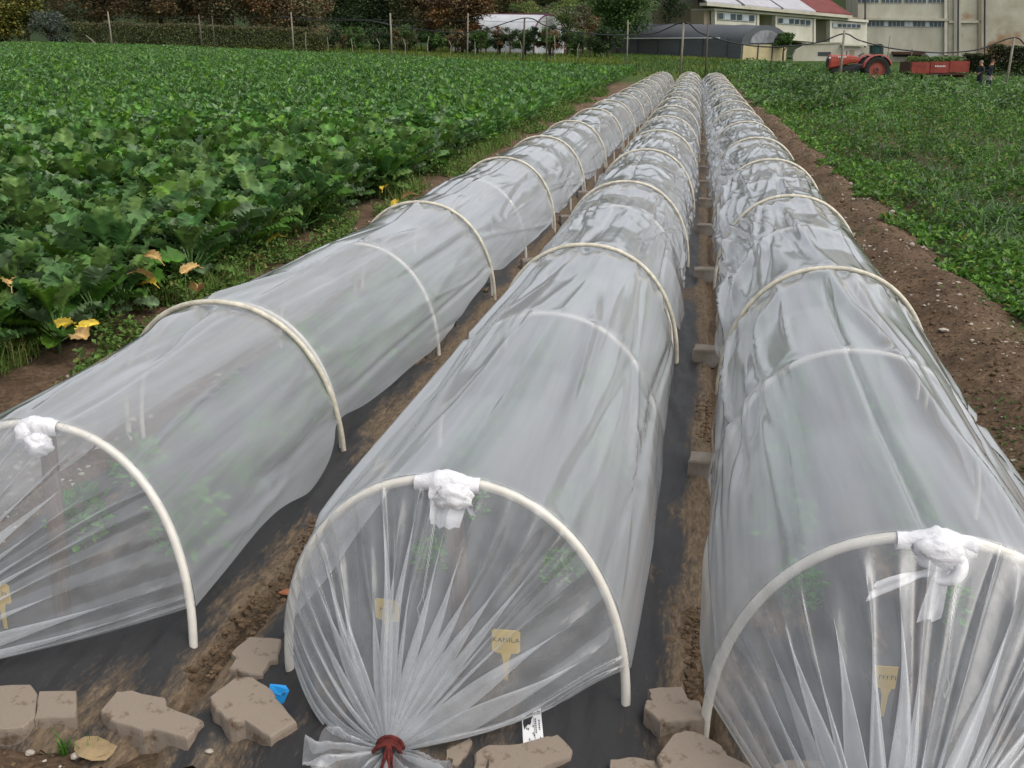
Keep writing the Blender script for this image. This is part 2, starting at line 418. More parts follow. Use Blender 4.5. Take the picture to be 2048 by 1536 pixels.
# ------------------------------------------------------------------ the ground
MULCH = [(-2.12, -1.135), (-1.128, .083), (.09, 1.06)]   # x range of the three mulch sheets at the camera end
def gshift(y):     # the bare strip before the right tunnel swings right a little
    return .048*sm(2.0, 3.5, y)
def drift(x, y):   # the rows close up a little towards their far end
    return x*(1-.18*sm(8, 34, y))
xs = np.concatenate([-np.geomspace(3.9, 420, 60)[::-1], np.arange(-3.8, 2.8, .032), np.geomspace(2.85, 420, 60)])
ys = np.concatenate([[-60, -20, -6, -2, 0, .7], np.arange(1.2, 6.5, .032), np.geomspace(6.54, 600, 260)])
def soil_z(X, Y):
    z = terr(X, Y)
    n = (fbm(X*3, Y*3, 5, 4)-.5)*.07 + (fbm(X*14, Y*14, 9, 3)-.5)*.04 + np.clip(fbm(X*30, Y*30, 29, 2)-.55, 0, 1)*.05
    k = 1/(1-.18*sm(8, 34, Y))
    Xe = X*k
    bed = sm(-2.2, -2.1, Xe)*(1-sm(1.06, 1.14, Xe))*sm(1.55, 1.72, Y)*(1-sm(35.5, 36.3, Y))
    gaps = np.exp(-((Xe+1.13)/.03)**2)*.020*(1-sm(2.6, 3.2, Y)) + np.exp(-((Xe-.086-gshift(Y))/.03)**2)*.012
    left = np.exp(-((X+2.55)/.35)**2)*.02
    ridge = np.exp(-((Xe-1.48)/.27)**2)*(.10+.09*fbm(X*3, Y*2.3, 3))*sm(1, 3, Y)*(1-sm(30, 40, Y)) - np.exp(-((Xe-2.0)/.18)**2)*.03
    amp = sm(0, 1, np.abs(X)*0+1)*np.where(Y < 60, 1, .3)
    z = z + n*amp*(1-bed) + bed*(-.035+gaps+n*.25) + left*(1-bed) + ridge*(1-bed)
    return z
V, F, X, Y = sheet(xs, ys, soil_z)
X = X.ravel(); Y = Y.ravel()
nz = fbm(X*.9, Y*.5, 21, 3)
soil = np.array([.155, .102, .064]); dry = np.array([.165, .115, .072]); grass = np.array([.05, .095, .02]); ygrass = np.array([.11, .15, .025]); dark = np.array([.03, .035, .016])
T = np.tile(soil, (len(X), 1))
def lay(c, a):
    global T
    T = T*(1-a[:, None])+np.asarray(c)*a[:, None]
lay(dry, np.exp(-((X+1.13)/.09)**2)+np.exp(-((X-.045-gshift(Y))/.1)**2)*.8)
lay(dry, .4*sm(.45, .7, nz))
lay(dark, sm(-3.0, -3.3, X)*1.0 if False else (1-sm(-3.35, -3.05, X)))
lay(grass, sm(1.75, 2.2, X+nz*.3-.15)*.25*(1+sm(14, 30, Y)))
far = sm(36, 42, Y)
lay(grass, far*.9)
lay(ygrass, sm(40, 60, Y)*sm(.42, .6, fbm(X*.08, Y*.05, 31))*(1-sm(8, 14, X)))
lay(grass*.8, sm(130, 160, Y))
tag(obj('field_soil', V, F, M_SOIL, tint=T, smooth=True), kind='structure')

# hillside closing the view behind everything
hx = np.linspace(-420, 420, 60); hy = np.linspace(215, 420, 14)
V, F, X, Y = sheet(hx, hy, lambda X, Y: -3+sm(210, 330, Y)*(42+18*fbm(X*.012, Y*.01, 4)))
n = fbm(V[:, 0]*.05, V[:, 2]*.1, 8)
tag(obj('hillside', V, F, M_SOIL, tint=np.array([.03, .045, .018])*(.6+.8*n[:, None]), smooth=True), kind='structure')

# ------------------------------------------------------------------ mulch sheets
names = ['left', 'middle', 'right']
for i, (x0, x1) in enumerate(MULCH):
    u = np.linspace(0, 1, 70)
    yy = np.concatenate([np.arange(1.5, 6.5, .03), np.geomspace(6.53, 35.4, 170)])
    U, Y = np.meshgrid(u, yy)
    edge0 = x0 + (vn(Y*1.3, 0*Y, i*7+1)-.5)*.04+(vn(Y*9, 0*Y, i*7+3)-.5)*.022; edge1 = x1 + (vn(Y*1.1, 0*Y+3, i*7+2)-.5)*.04+(vn(Y*8, 0*Y+3, i*7+4)-.5)*.022
    if i == 1: edge1 = edge1+gshift(Y)
    if i == 2: edge0 = edge0+gshift(Y)
    Xw = drift(edge0+(edge1-edge0)*U, Y)
    fy = 1.5 + .13*vn(Xw*3, 0*Xw, i+40) + .05*vn(Xw*12, 0*Xw, i+41)   # ragged front edge
    Yw = np.maximum(Y, fy)
    xc = Xw*6 - .0*Yw
    wr = (1-np.abs(2*fbm(Xw*9+Yw*1.1, Yw*1.3, i+11, 3)-1))**3*.016 + (1-np.abs(2*vn(Xw*22-Yw*2.1, Yw*1.9, i+15)-1))**4*.008
    wr += np.clip(1-(Yw-1.5)/.8, 0, 1)*(1-np.abs(2*vn(Xw*26+Yw*3, Yw*1.6+9, i+19)-1))**3*.012
    e = np.minimum(U, 1-U)*(x1-x0)
    Z = -.004+wr*1.5*sm(0, .06, e) - (1-sm(0, .035, e))*.028 - (1-sm(0, .1, Yw-fy))*.03 + .012*sm(.15, .3, e) + terr(Xw, Yw)
    dirt = np.exp(-e/.05)*.40 + .22*np.exp(-(Yw-1.5)/.40) + (fbm(Xw*5, Yw*1.6, i+50)-.5)*.46 - .06 + .16*sm(8, 20, Yw)
    e2 = np.minimum(e, 1)
    if i == 1: dirt += .20*np.exp(-(U/.07)**2)+.30*np.exp(-((Xw-drift(.042+gshift(Yw), Yw))/.045)**2)*(.6+.8*vn(Yw*2.3, 0*Yw, 44))
    if i == 0: dirt += .16*np.exp(-((U-1)/.12)**2)
    if i == 2: dirt += .20*np.exp(-(U/.05)**2)
    # the planting slits beside the hoop feet of the left tunnel stay open
    o = obj('mulch_sheet', np.stack([Xw, Yw, Z], -1).reshape(-1, 3), grid_faces(len(yy), len(u)), M_MULCH, smooth=True, attr={'dirt': dirt.ravel()})
    tag(o, 'wrinkled black plastic mulch sheet under the %s film tunnel' % names[i], 'mulch sheet', 'black mulch sheets under the tunnels')

# planting holes torn open in the mulch of the left tunnel
def torn_hole(px, py, sx, sy, label, rz=0.0):
    c = P(px, py, 0.012)
    t = empty('planting_hole', (c[0], c[1], .012), label, 'hole', 'torn planting holes in the left mulch sheet', rz)
    n = 14; a = np.linspace(0, 2*math.pi, n, endpoint=False)
    r = 1+.35*np.sin(a*3+px)+.2*np.cos(a*5)
    poly = np.stack([np.cos(a)*sx*r, np.sin(a)*sy*r, 0*a], -1)
    V = np.concatenate([poly, [[0, 0, .008]]]); F = np.array([[k, (k+1) % n, n] for k in range(n)])
    obj('soil_patch', V, F, M_CLOD, t)
    fl = []
    for k in range(5):
        for j in range(3):
            fl.append([(-1+k/2)*sx*.9, sy*.95+j*.012*(1+.5*math.sin(k*2)), .002+j*.011+.006*math.sin(k*1.7+j)])
    o = obj('torn_flap', np.array(fl), grid_faces(5, 3), M_MULCH, t, attr={'dirt': np.full(15, -.2)})
torn_hole(835, 722, .035, .055, 'brown soil hole torn in the black sheet in front of the third left hoop foot')
torn_hole(897, 660, .03, .06, 'brown soil hole torn in the black sheet just beyond the third left hoop foot')
torn_hole(972, 578, .02, .045, 'small soil hole at the foot of the second outer left hoop')
torn_hole(103, 1318, .012, .035, 'narrow soil slit in the black sheet beside the tail of the left film')

# ------------------------------------------------------------------ low tunnels
A_H, H_H = .42, .565
th = np.linspace(0, math.pi, 400)
def se(c, n=2.2): return np.sign(c)*np.abs(c)**(2/n)
hx_ = -A_H*se(np.cos(th)); hz_ = H_H*np.abs(np.sin(th))**(2/2.2)
arc = np.concatenate([[0], np.cumsum(np.hypot(np.diff(hx_), np.diff(hz_)))]); ARC = arc[-1]; arc /= ARC
def prof(u):
    u = np.clip(u, 0, 1)
    return np.interp(u, arc, hx_), np.interp(u, arc, hz_)
def nrm(u):
    a = prof(np.clip(u-.01, 0, 1)); b = prof(np.clip(u+.01, 0, 1))
    tx, tz = b[0]-a[0], b[1]-a[1]; l = np.hypot(tx, tz)+1e-9
    return -tz/l, tx/l

ROW = [
    dict(lean=.10, cx=[(2, -1.635), (3.4, -1.72), (4.66, -1.64), (6, -1.62), (12, -1.55), (34, -1.25)], inner=[2.06, 3.43, 4.66, 5.93, 7.1, 8.36, 9.5, 10.42], outer=[3.38, 5.87, 8.31, 10.38], knot=(-1.975, 1.69), rough=.4, seed=3, y0=2.06),
    dict(lean=.0, cx=[(2, -.512), (4.7, -.49), (12, -.42), (34, -.40)], inner=[2.01, 3.49, 4.82, 6.06, 7.12, 8.15, 9.30, 10.4, 11.45], outer=[4.73, 7.0, 9.21, 11.38], knot=(-.582, 1.725), rough=1.0, seed=11, y0=2.01),
    dict(lean=-.05, cx=[(2, .512), (3.4, .56), (4.4, .60), (8.6, .61), (12, .58), (34, .42)], inner=[1.96, 3.22, 4.44, 5.5, 6.55, 7.6, 8.67, 9.7, 10.7], outer=[4.38, 6.49, 8.61, 10.65], knot=(.40, 1.44), rough=1.0, seed=23, y0=1.96),
]
for r in ROW:
    y = r['inner'][-1]; k = 0
    while y < 33.6:
        y += 1.14+.1*math.sin(k*1.9+r['seed']); r['inner'].append(y)
        if k % 2 == 1: r['outer'].append(y-.05)
        k += 1
    r['end'] = r['inner'][-1]
def cx_of(r, y): return np.interp(y, [a for a, b in r['cx']], [b for a, b in r['cx']])

def hoop_pts(r, y, off, n=44, lean=0.0, dip=-.05):
    u = np.linspace(0, 1, n)
    x, z = prof(u); nx, nz = nrm(u)
    nx[0], nz[0] = -1, 0; nx[-1], nz[-1] = 1, 0
    c = cx_of(r, y); g = float(terr(c, y))
    pts = np.stack([c+x+nx*off, y+lean*z/H_H, g+z+nz*off], -1)
    a = pts[0].copy(); b = pts[-1].copy(); a[2] = g+dip; b[2] = g+dip
    return np.concatenate([[a], pts, [b]])

def film(r, idx):
    ysq = []
    y = r['y0']
    while y < r['end']+.02:
        ysq.append(y); y += .03 if y < 7 else (.055 if y < 14 else .11)
    ysq = np.array(ysq); nu = 170
    outer = np.array(r['outer']); inner = np.array(r['inner'])
    d_out = np.min(np.abs(ysq[:, None]-outer[None]), 1)
    d_in = np.min(np.abs(ysq[:, None]-inner[None]), 1)
    s = r['seed']
    pinch = np.exp(-(d_out/.16)**2)
    # height of the lower edge on each side (as arc parameter) and how far the skirt flares out
    if idx == 0:
        eR = .085+.05*(vn(ysq*.9, 0*ysq, s)-.5)+.02*pinch; flR = .03+.03*vn(ysq*.8, 0*ysq, s+1); eL = .04+0*ysq; flL = .05+0*ysq
        eR = eR - .045*np.exp(-((ysq-3.0)/.25)**2)
    elif idx == 1:
        eR = .07+.12*pinch+.03*(vn(ysq*2, 0*ysq, s)-.5); flR = (.015+.035*vn(ysq*1.3, 0*ysq, s+1))*(1-pinch)
        eL = .05+.05*pinch; flL = (.01+.02*vn(ysq*1.3, 0*ysq, s+2))*(1-pinch)
    else:
        eL = .05+.07*pinch+.03*(vn(ysq*2, 0*ysq, s)-.5); flL = (.01+.03*vn(ysq*1.4, 0*ysq, s+1))*(1-pinch)
        eR = .03+.03*pinch; flR = (.015+.02*vn(ysq*1.3, 0*ysq, s+2))*(1-pinch)
    f0 = np.exp(-((ysq-r['y0'])/.25)**2)
    eL = eL*(1-f0)+f0*.075; eR = eR*(1-f0)+f0*.075; flL = flL*(1-f0*.9); flR = flR*(1-f0*.9)
    q = np.linspace(0, 1, nu)[None]
    U = eL[:, None]+(1-eL-eR)[:, None]*q
    Yg = np.repeat(ysq[:, None], nu, 1)
    x, z = prof(U); nx, nz = nrm(U)
    off = .0145*np.ones_like(U)
    # film sags a little between hoops and bellies out at the sides
    mid = np.clip(d_in/.6, 0, 1)[:, None]
    side = np.abs(2*U-1)
    off += -.020*mid*(1-side)*1.2 + (.028*r['rough'])*mid*np.exp(-((side-.62)/.22)**2)
    # long tension folds running between the clamping hoops
    R = np.random.default_rng(s)
    marks = np.concatenate([[r['y0']], outer, [r['end']]])
    for a, b in zip(marks[:-1], marks[1:]):
        for k in range(int(26+10*r['rough'])):
            ua, ub = R.uniform(.04, .96), 0
            ub = np.clip(ua+R.normal(0, .10), .03, .97)
            wd = R.uniform(.003, .015); am = R.normal(0, .0105)
            l0, l1 = R.uniform(-.4, .45), R.uniform(.55, 1.4)
            t = (Yg-a)/(b-a)
            ul = ua+(ub-ua)*t+.008*np.sin(t*5+k)
            env = sm(l0, l0+.25, t)*(1-sm(l1-.25, l1, t))*((t > -.02) & (t < 1.02))
            wv = wd*(1+1.2*np.abs(t-.5))
            off += am*env*np.exp(-((U-ul)/wv)**2)
    # gathered crinkles where an outer hoop presses the film down
    for yo in outer:
        if yo > 16: break
        dd = (Yg-yo)
        for sgn, ln in ((-1, .11), (1, .08)):
            m = (dd*sgn > -.01)
            e = np.exp(-np.abs(dd)/ln)*m*sm(0, .03, np.abs(dd))
            nn = fbm(U*34+s, Yg*5+yo, s+3, 2)-.5
            off += e*nn*.055*r['rough']*sm(.02, .2, 1-side)
    # broad slack ripples, stronger further down the middle and right rows
    rp = (fbm(U*19+Yg*.9, Yg*2.6, s+5, 3)-.5)
    off += rp*.009*r['rough']*(.12+.9*sm(4.0, 7.5, Yg))
    rp2 = 1-np.abs(2*vn(U*17-Yg*1.5, Yg*4.4+U*6, s+6)-1)
    off += (rp2**4)*.009*r['rough']*sm(4.2, 8, Yg)
    if idx == 2:   # loose twisted folds along the left shoulder of the right tunnel
        fo = 1-np.abs(2*vn(U*26+np.sin(Yg*2.1)*1.2, Yg*1.1, s+9)-1)
        off += fo**3*.045*np.exp(-((U-.24)/.10)**2)*sm(2.6, 3.6, Yg)
    if idx == 1:   # little cross puckers on the right flank near the front
        pk = (1-np.abs(2*vn(Yg*15+U*4, U*5, s+4)-1))**3
        off += pk*.010*np.exp(-((U-.80)/.035)**2)*sm(2.4, 2.6, Yg)*(1-sm(3.2, 3.5, Yg))
    onh = np.exp(-(d_in/.03)**2)[:, None]
    off = np.maximum(off, .0125*onh + off*(1-onh)*(off > 0)*0 - .05*(1-onh))
    off = off*(1-np.exp(-(d_out/.025)**2)[:, None]) + .0125*np.exp(-(d_out/.025)**2)[:, None]
    off = off*(1-onh*.8)+.0135*onh*.8
    fl = np.where(U < .5, -flL[:, None], flR[:, None])*np.clip(1-z/.34, 0, 1)**1.6
    fl = fl*(1+.35*np.sin(Yg*11+s)*sm(0, 1, np.clip(1-z/.2, 0, 1)))
    Xg = cx_of(r, Yg)+x+nx*off+fl
    Zg = z+nz*off+terr(cx_of(r, Yg), Yg)
    Yl = Yg+r['lean']*np.clip(z, 0, 1)/H_H*np.clip(1-(Yg-r['y0'])/1.1, 0, 1)
    V = [np.stack([Xg, Yl, Zg], -1).reshape(-1, 3)]
    # closing gather from the first hoop down to the knot, pleats folded over each other
    K = np.array([r['knot'][0], r['knot'][1], .055])
    nv, npl = 50, 1000
    q = np.linspace(0, 1, npl)[None]
    Rn = np.random.default_rng(s+1)
    NF = 25
    wd = Rn.uniform(.4, 1.9, NF); wd[[0, 1, -1, -2]] = (.35, .5, .35, .5); cum = np.concatenate([[0], np.cumsum(wd)]); cum /= cum[-1]
    ph = np.interp(q, cum, np.arange(NF+1))                         # phase: irregular pleat widths
    cst = np.interp(ph, np.arange(NF+1)+.5, np.append(Rn.uniform(.5, 3.4, NF), 1))
    v = np.linspace(0, 1, nv)[:, None]**.9
    e0L, e0R = eL[0], eR[0]
    depth = cst*sm(-.05, .7, v)*1.5+sm(.35, 1, v)*5
    if idx == 1: depth = depth*(1-.93*np.exp(-((q-.775)/.045)**2)*(1-sm(.75, 1, v)))
    if idx == 2: depth = depth*(1-.8*np.exp(-((q-.56)/.04)**2)*(1-sm(.6, 1, v)))
    du = depth*np.sin(2*math.pi*ph)/(2*math.pi)*np.gradient(q[0])[None]*0
    loc = np.interp(ph, np.arange(NF+1), cum)
    shift = depth*np.sin(2*math.pi*ph)/(2*math.pi)*np.interp(ph, np.arange(NF)+.5, wd/wd.sum())
    wob = (vn(q*11+0*v, v*1.6+0*q, s+21)-.5)*.055*np.sin(math.pi*v)+(vn(q*31+0*v, v*2.6+0*q, s+22)-.5)*.010*np.sin(math.pi*v)
    u = e0L+(1-e0L-e0R)*np.clip(q+shift+wob, 0, 1)
    x, z = prof(u); nx, nz = nrm(u)
    px = cx_of(r, r['y0'])+x+nx*.0145; pz = z+nz*.0145
    sc = (1-v)
    kr = .022
    gx = px*sc+(K[0]+x/A_H*kr)*(1-sc)
    gz = pz*sc+(K[2]+(z/H_H-.5)*2*kr)*(1-sc)
    gy = (r['y0']+r['lean']*z/H_H)*sc+K[1]*(1-sc)
    # fullness: the sheet billows forward a little under the hoop, pleats stand proud
    fwd = np.sin(math.pi*np.clip(v, 0, 1))*.025
    pl = (-np.cos(2*math.pi*ph)*.5)*.022*np.interp(ph, np.arange(NF+1)+.5, np.append(Rn.uniform(.3, 1.2, NF), 1))*np.sin(math.pi*np.clip(v, 0, 1)**.8)
    fine = (vn(q*90+0*v, v*1.2+0*q, s+8)-.5)*.006*np.sin(math.pi*v)
    gy = gy-(fwd+pl+fine)
    gz = gz-.03*np.sin(math.pi*v)*(1-sm(0, .25, z)) + pl*.3
    if idx == 1:   # slack bag on the left side of the middle tunnel
        bag = np.exp(-((q-.03)/.09)**2)*np.sin(math.pi*np.clip(v, 0, 1))
        gx = gx+bag*.012; gy = gy-bag*.05; gz = gz-bag*.03*(gz > .06)
    gz = np.maximum(gz, .022)
    V.append(np.stack([gx+0*q, gy+0*q, gz+0*q], -1).reshape(-1, 3))
    # tail beyond the knot: a ruffled fan on the ground
    nt_, nw = 16, 150
    q = np.linspace(0, 1, nw)[None]; t = np.linspace(0, 1, nt_)[:, None]
    ang = (q-.5)*2.9+math.atan2(K[0]-px.mean(), 1)*0
    rad = .02+t*((.27 if idx == 0 else .14)+.06*vn(q*7, 0*q, s+12))
    ruf = np.sin(q*58+np.sin(q*13)*2)*.022*np.sin(t*1.5+.1)+ (fbm(q*16+t*2, t*4, s+13, 3)-.5)*.06*t
    rad = rad*(.5+.5*np.sin(math.pi*np.clip(q, 0, 1))**.6+.10*(vn(q*17, t*2, s+14)-.5))
    tx = K[0]+np.sin(ang)*rad*1.15; ty = K[1]-.012-np.cos(ang)*rad*(.35 if idx == 0 else .75); tz = np.maximum(K[2]-(.045 if idx == 0 else .008)*t+ruf+(.018*np.cos(q*9)+.02*(1-q))*t, .012)
    V.append(np.stack([tx+0*t, ty+0*t, tz], -1).reshape(-1, 3))
    # far end drawn down
    ne = 8
    te = np.linspace(0, 1, ne)[:, None]
    xe, ze = V[0].reshape(len(ysq), nu, 3)[-1, :, 0], V[0].reshape(len(ysq), nu, 3)[-1, :, 2]
    cxe = cx_of(r, r['end'])
    V.append(np.stack([cxe+(xe-cxe)*(1-te*.92), r['end']+te*.5+0*xe, ze*(1-te)+.05*te], -1).reshape(-1, 3))
    F = []; o = 0
    for sh, vv in zip([(len(ysq), nu), (nv, npl), (nt_, nw), (ne, nu)], V):
        F.append(grid_faces(sh[0], sh[1], o)); o += len(vv)
    return np.concatenate(V), F, K

def wadded(c, rad, nlat, nlon, seed, sx=1, sy=1, sz=1, amp=.3, fr=3.0):
    la = np.linspace(.02, math.pi-.02, nlat)[:, None]; lo = np.linspace(0, 2*math.pi, nlon, endpoint=False)[None]
    n = 1+amp*(1-2*np.abs(2*vn((np.cos(lo)*np.sin(la)+2)*fr, (np.sin(lo)*np.sin(la)+np.cos(la)*1.7+3)*fr, seed)-1))*np.sin(la)
    V = np.stack([np.sin(la)*np.cos(lo)*n*sx*rad, np.sin(la)*np.sin(lo)*n*sy*rad, np.cos(la)*n*sz*rad+0*lo], -1).reshape(-1, 3)+np.array(c)
    return V, [grid_faces(nlat, nlon, wrap=True)]

def cloth_strip(p0, p1, w0, w1, seed, n=12, m=7, side=(1, 0, 0), amp=.006):
    p0, p1 = np.array(p0), np.array(p1); side = np.array(side, float)
    V = []
    for i in range(n):
        t = i/(n-1)
        for j in range(m):
            s = j/(m-1)-.5
            wv = w0+(w1-w0)*t
            rag = .18*(hash2(np.array(j), np.array(seed), 5)-.5)*(t > .85)
            p = p0+(p1-p0)*(t+rag)+side*s*wv
            p = p+np.array([0, -1, .2])*amp*math.sin(s*9+seed+t*3)+np.array([0, -1, 0])*amp*(vn(t*5, s*4+seed, seed)-.5)*2
            V.append(p)
    return np.array(V), [grid_faces(n, m)]

lab = ['clear film low tunnel on the left, its gathered end cut off by the photo edge',
       'clear film low tunnel in the middle, its front end gathered with red twine',
       'clear film low tunnel on the right, its white rag tie hanging in two long tails']
for i, r in enumerate(ROW):
    root = empty('low_tunnel', (0, 0, 0), lab[i], 'low tunnel', 'row cover tunnels running up the field')
    V, F, K = film(r, i)
    fo = obj('film_cover', V, F, M_FILM, root, smooth=True)
    for k, y in enumerate(r['inner']):
        V, F = tube(hoop_pts(r, y, .0, 44 if y < 12 else 24, lean=.012*math.sin(k*2.1+i) if k else r['lean']), .0096 if y > 2.5 else .0112, 10 if y < 8 else 6)
        h = obj('hoop', V, F, M_PIPEI, root, smooth=True)
    for k, y in enumerate(r['outer']):
        V, F = tube(hoop_pts(r, y, .028, 44 if y < 12 else 24, lean=-.035*math.sin(k*1.7+.9+i)-.012), .0103, 10 if y < 8 else 6)
        h = obj('outer_hoop', V, F, M_PIPE, root, smooth=True)
    # stake that carries the first hoop
    c = cx_of(r, r['y0'])
    mb = MB(); mb.tube([[c+.012, r['y0']+.05, -.02], [c+.008, r['y0']+.045+r['lean']*.5, .3], [c, r['y0']+.028+r['lean'], H_H-.016]], [.024, .023, .021], 9)
    mb.build('wooden_stake', M_STAKE, root, smooth=True)
    # rag tied round the hoop top
    tie = empty('rag_tie', (c, r['y0']+r['lean'], H_H), None, None); tie.parent = root
    if 'label' in tie: del tie['label']
    mb = MB()
    n, m = 26, 16
    s_ = np.linspace(-.075, .075, n)[:, None]; a_ = np.linspace(0, 2*math.pi, m, endpoint=False)[None]
    if i == 0: s_ = s_*.72+.005
    rr = (.017+.010*np.exp(-(s_/.035)**2))*(1+.34*(fbm(s_*42+3, np.cos(a_)*1.3+2, 60+i)-.5)*2+.2*(vn(s_*30, np.sin(a_)*1.5+5, 66+i)-.5))
    drop = -H_H*(1-np.sqrt(np.clip(1-(np.abs(s_)/A_H)**2.2, 0, 1)))
    V = np.stack([s_+0*a_, -.004+np.cos(a_)*rr, drop+np.sin(a_)*rr-.004], -1).reshape(-1, 3)
    mb.add(V, [grid_faces(n, m, wrap=True)])
    wrap = mb.build('wrapped_cloth', M_RAG, tie, smooth=True)
    mb = MB()
    if i == 0:
        mb.add(*wadded((.012, -.03, -.045), .032, 20, 26, 71, 1.1, .8, 1.0, .22, 2.6)); mb.add(*wadded((-.03, -.022, -.022), .024, 16, 20, 72, .9, .8, 1.3, .22, 2.6))
    elif i == 1:
        mb.add(*cloth_strip((.012, -.03, .0), (.0, -.045, -.10), .092, .068, 5, amp=.009)); mb.add(*wadded((.02, -.03, -.028), .034, 20, 24, 73, 1.25, .6, .9, .25, 2.8))
        mb.add(*cloth_strip((.045, -.03, -.03), (.066, -.034, -.07), .026, .012, 8, n=8, m=4))
    else:
        mb.add(*wadded((0, -.028, -.02), .036, 20, 24, 75, 1.2, .6, 1.0, .22, 2.4))
        mb.add(*cloth_strip((.00, -.03, -.055), (-.115, -.045, -.105), .03, .055, 9, n=14, m=7, side=(.35, 0, .9), amp=.005))
        mb.add(*cloth_strip((.015, -.03, -.05), (.0, -.038, -.165), .035, .042, 12, n=14, m=7, amp=.006))
        lp = [[.012+.035*math.cos(a), -.034, -.045+.032*math.sin(a)] for a in np.linspace(-1.9, 1.9, 16)]
        mb.tube(lp, [.006+.008*math.sin(k/15*math.pi) for k in range(16)], 7)
    mb.build('cloth_knot', M_RAG, tie, smooth=True)
    # twisted wire hanging from the tie (seen through the film)
    if i >= 1:
        zt, zb = -.05, -.335
        mb = MB()
        for ph in (0, math.pi):
            t = np.linspace(0, 1, 90); xo = -.018 if i == 1 else .04; sl = -.045 if i == 1 else .01
            rad = .0022+.009*np.exp(-((t-.90)/.05)**2)*np.where(t > .8, 1, 0)
            tw = np.where(t < .8, t*60, .8*60)
            mb.tube(np.stack([xo+sl*t+np.cos(tw+ph)*rad, -.032+np.sin(tw+ph)*rad*.6-.02*t, zt+(zb-zt)*t], -1), .0011, 5)
        mb.build('twisted_wire', M_WIRE, tie, smooth=True)
    # twine round the gathered neck
    if i == 1:
        mb = MB(); R = np.random.default_rng(5)
        for k in range(7):
            a = np.linspace(0, 2*math.pi, 26)
            rad = .0285+R.uniform(-.002, .003); yo = -.016+k*.0055; tl = R.uniform(-.15, .15)
            pts = np.stack([K[0]+np.cos(a)*rad, K[1]+yo-.012+np.cos(a)*tl*.03+.004*np.sin(a*2), K[2]-.006+np.sin(a)*rad*1.0], -1)
            mb.tube(pts, .0042, 6)
        for (ax, ay) in ((.012, -.07), (-.004, -.075), (.03, -.055), (.022, -.085)):
            t = np.linspace(0, 1, 14)
            mb.tube(np.stack([K[0]+.004+ax*t, K[1]-.02+ay*t, K[2]+.02-.045*t**1.5+.004*np.sin(t*9)], -1), .004, 6)
        mb.build('red_twine', M_TWINE, root, smooth=True)

# ------------------------------------------------------------------ pavers traced at their own size
def paver(poly, ztop, thick, label, group=None, tilt=0, name='paver'):
    """outline of the top face in picture pixels, at its real height above the ground"""
    ztop *= .72
    pts = np.array([P(x, y, ztop) for x, y in poly])
    c = pts.mean(0)
    dense = []
    n = len(pts)
    for k in range(n):
        a, b = pts[k], pts[(k+1) % n]
        for t in (0, .33, .66): dense.append(a+(b-a)*t)
    dense = np.array(dense)-c
    jit = np.random.default_rng(abs(int(poly[0][0]))).normal(0, .0017, dense.shape); jit[:, 2] = 0
    dense = dense+jit
    n = len(dense)
    rings = [dense*[.955, .955, 1]+[0, 0, 0], dense*[.988, .988, 1]+[0, 0, -.0035], dense+[0, 0, -.010], dense*[1.0, 1.0, 1]+[0, 0, -thick]]
    V = np.concatenate(rings+[[[0, 0, .0015]]])
    V[:, 2] += V[:, 0]*tilt
    F4 = np.concatenate([np.stack([np.arange(n)+k*n, (np.arange(n)+1) % n+k*n, (np.arange(n)+1) % n+(k+1)*n, np.arange(n)+(k+1)*n], -1) for k in range(3)])
    F3 = np.array([[(k+1) % n, k, 4*n] for k in range(n)])
    me = mesh_np(name, V, [F4, F3], M_PAVER)
    bm = bmesh.new(); bm.from_mesh(me); bmesh.ops.recalc_face_normals(bm, faces=bm.faces); bm.to_mesh(me); bm.free()
    o = link(name, me, None, c)
    return tag(o, label, 'paver', group)
g1 = 'concrete pavers weighing down the front of the mulch'
paver([(-60, 1372), (60, 1368), (76, 1385), (70, 1432), (45, 1455), (-60, 1458)], .062, .085, 'concrete paver cut off by the left edge of the photo', g1)
paver([(78, 1382), (153, 1381), (151, 1433), (70, 1436)], .062, .085, 'square-looking concrete paver butted against the paver at the left edge', g1)
paver([(200, 1422), (232, 1386), (262, 1382), (330, 1395), (335, 1412), (404, 1437), (374, 1471), (305, 1456), (277, 1460), (215, 1440)], .065, .09, 'wavy edged concrete paver between the square one and the blue tag', g1, -.04)
paver([(420, 1396), (470, 1356), (505, 1354), (545, 1378), (552, 1392), (591, 1436), (540, 1470), (490, 1440), (460, 1443), (425, 1418)], .085, .1, 'tilted concrete paver next to the blue tag, dirt in its hollow', g1, -.06)
paver([(462, 1305), (500, 1272), (562, 1276), (553, 1318), (540, 1322), (522, 1352), (458, 1338), (470, 1318)], .045, .06, 'dusty brown paver lying behind the blue tag, nearest the left hoop', g1)
paver([(948, 1504), (975, 1489), (1040, 1486), (1080, 1475), (1118, 1467), (1146, 1498), (1140, 1512), (1090, 1530), (1060, 1560), (945, 1560)], .065, .085, 'pitted brown paver touching the white printed card', g1)
paver([(895, 1500), (940, 1475), (946, 1485), (935, 1512), (915, 1530), (890, 1530)], .05, .06, 'small end of a paver showing beside the middle film tail', g1)
paver([(1298, 1376), (1366, 1372), (1377, 1398), (1401, 1402), (1411, 1436), (1364, 1441), (1322, 1443), (1289, 1416), (1291, 1400), (1307, 1401)], .075, .09, 'notched grey paver standing clean in the gap before the right tunnel', g1)
paver([(1313, 1510), (1345, 1468), (1370, 1459), (1398, 1465), (1445, 1490), (1455, 1510), (1508, 1536), (1500, 1575), (1330, 1575)], .085, .1, 'pale rounded paver with dark soil on it at the bottom edge', g1)
paver([(1221, 1518), (1270, 1514), (1312, 1521), (1340, 1560), (1215, 1570)], .06, .08, 'brown paver corner left of the pale rounded paver', g1)
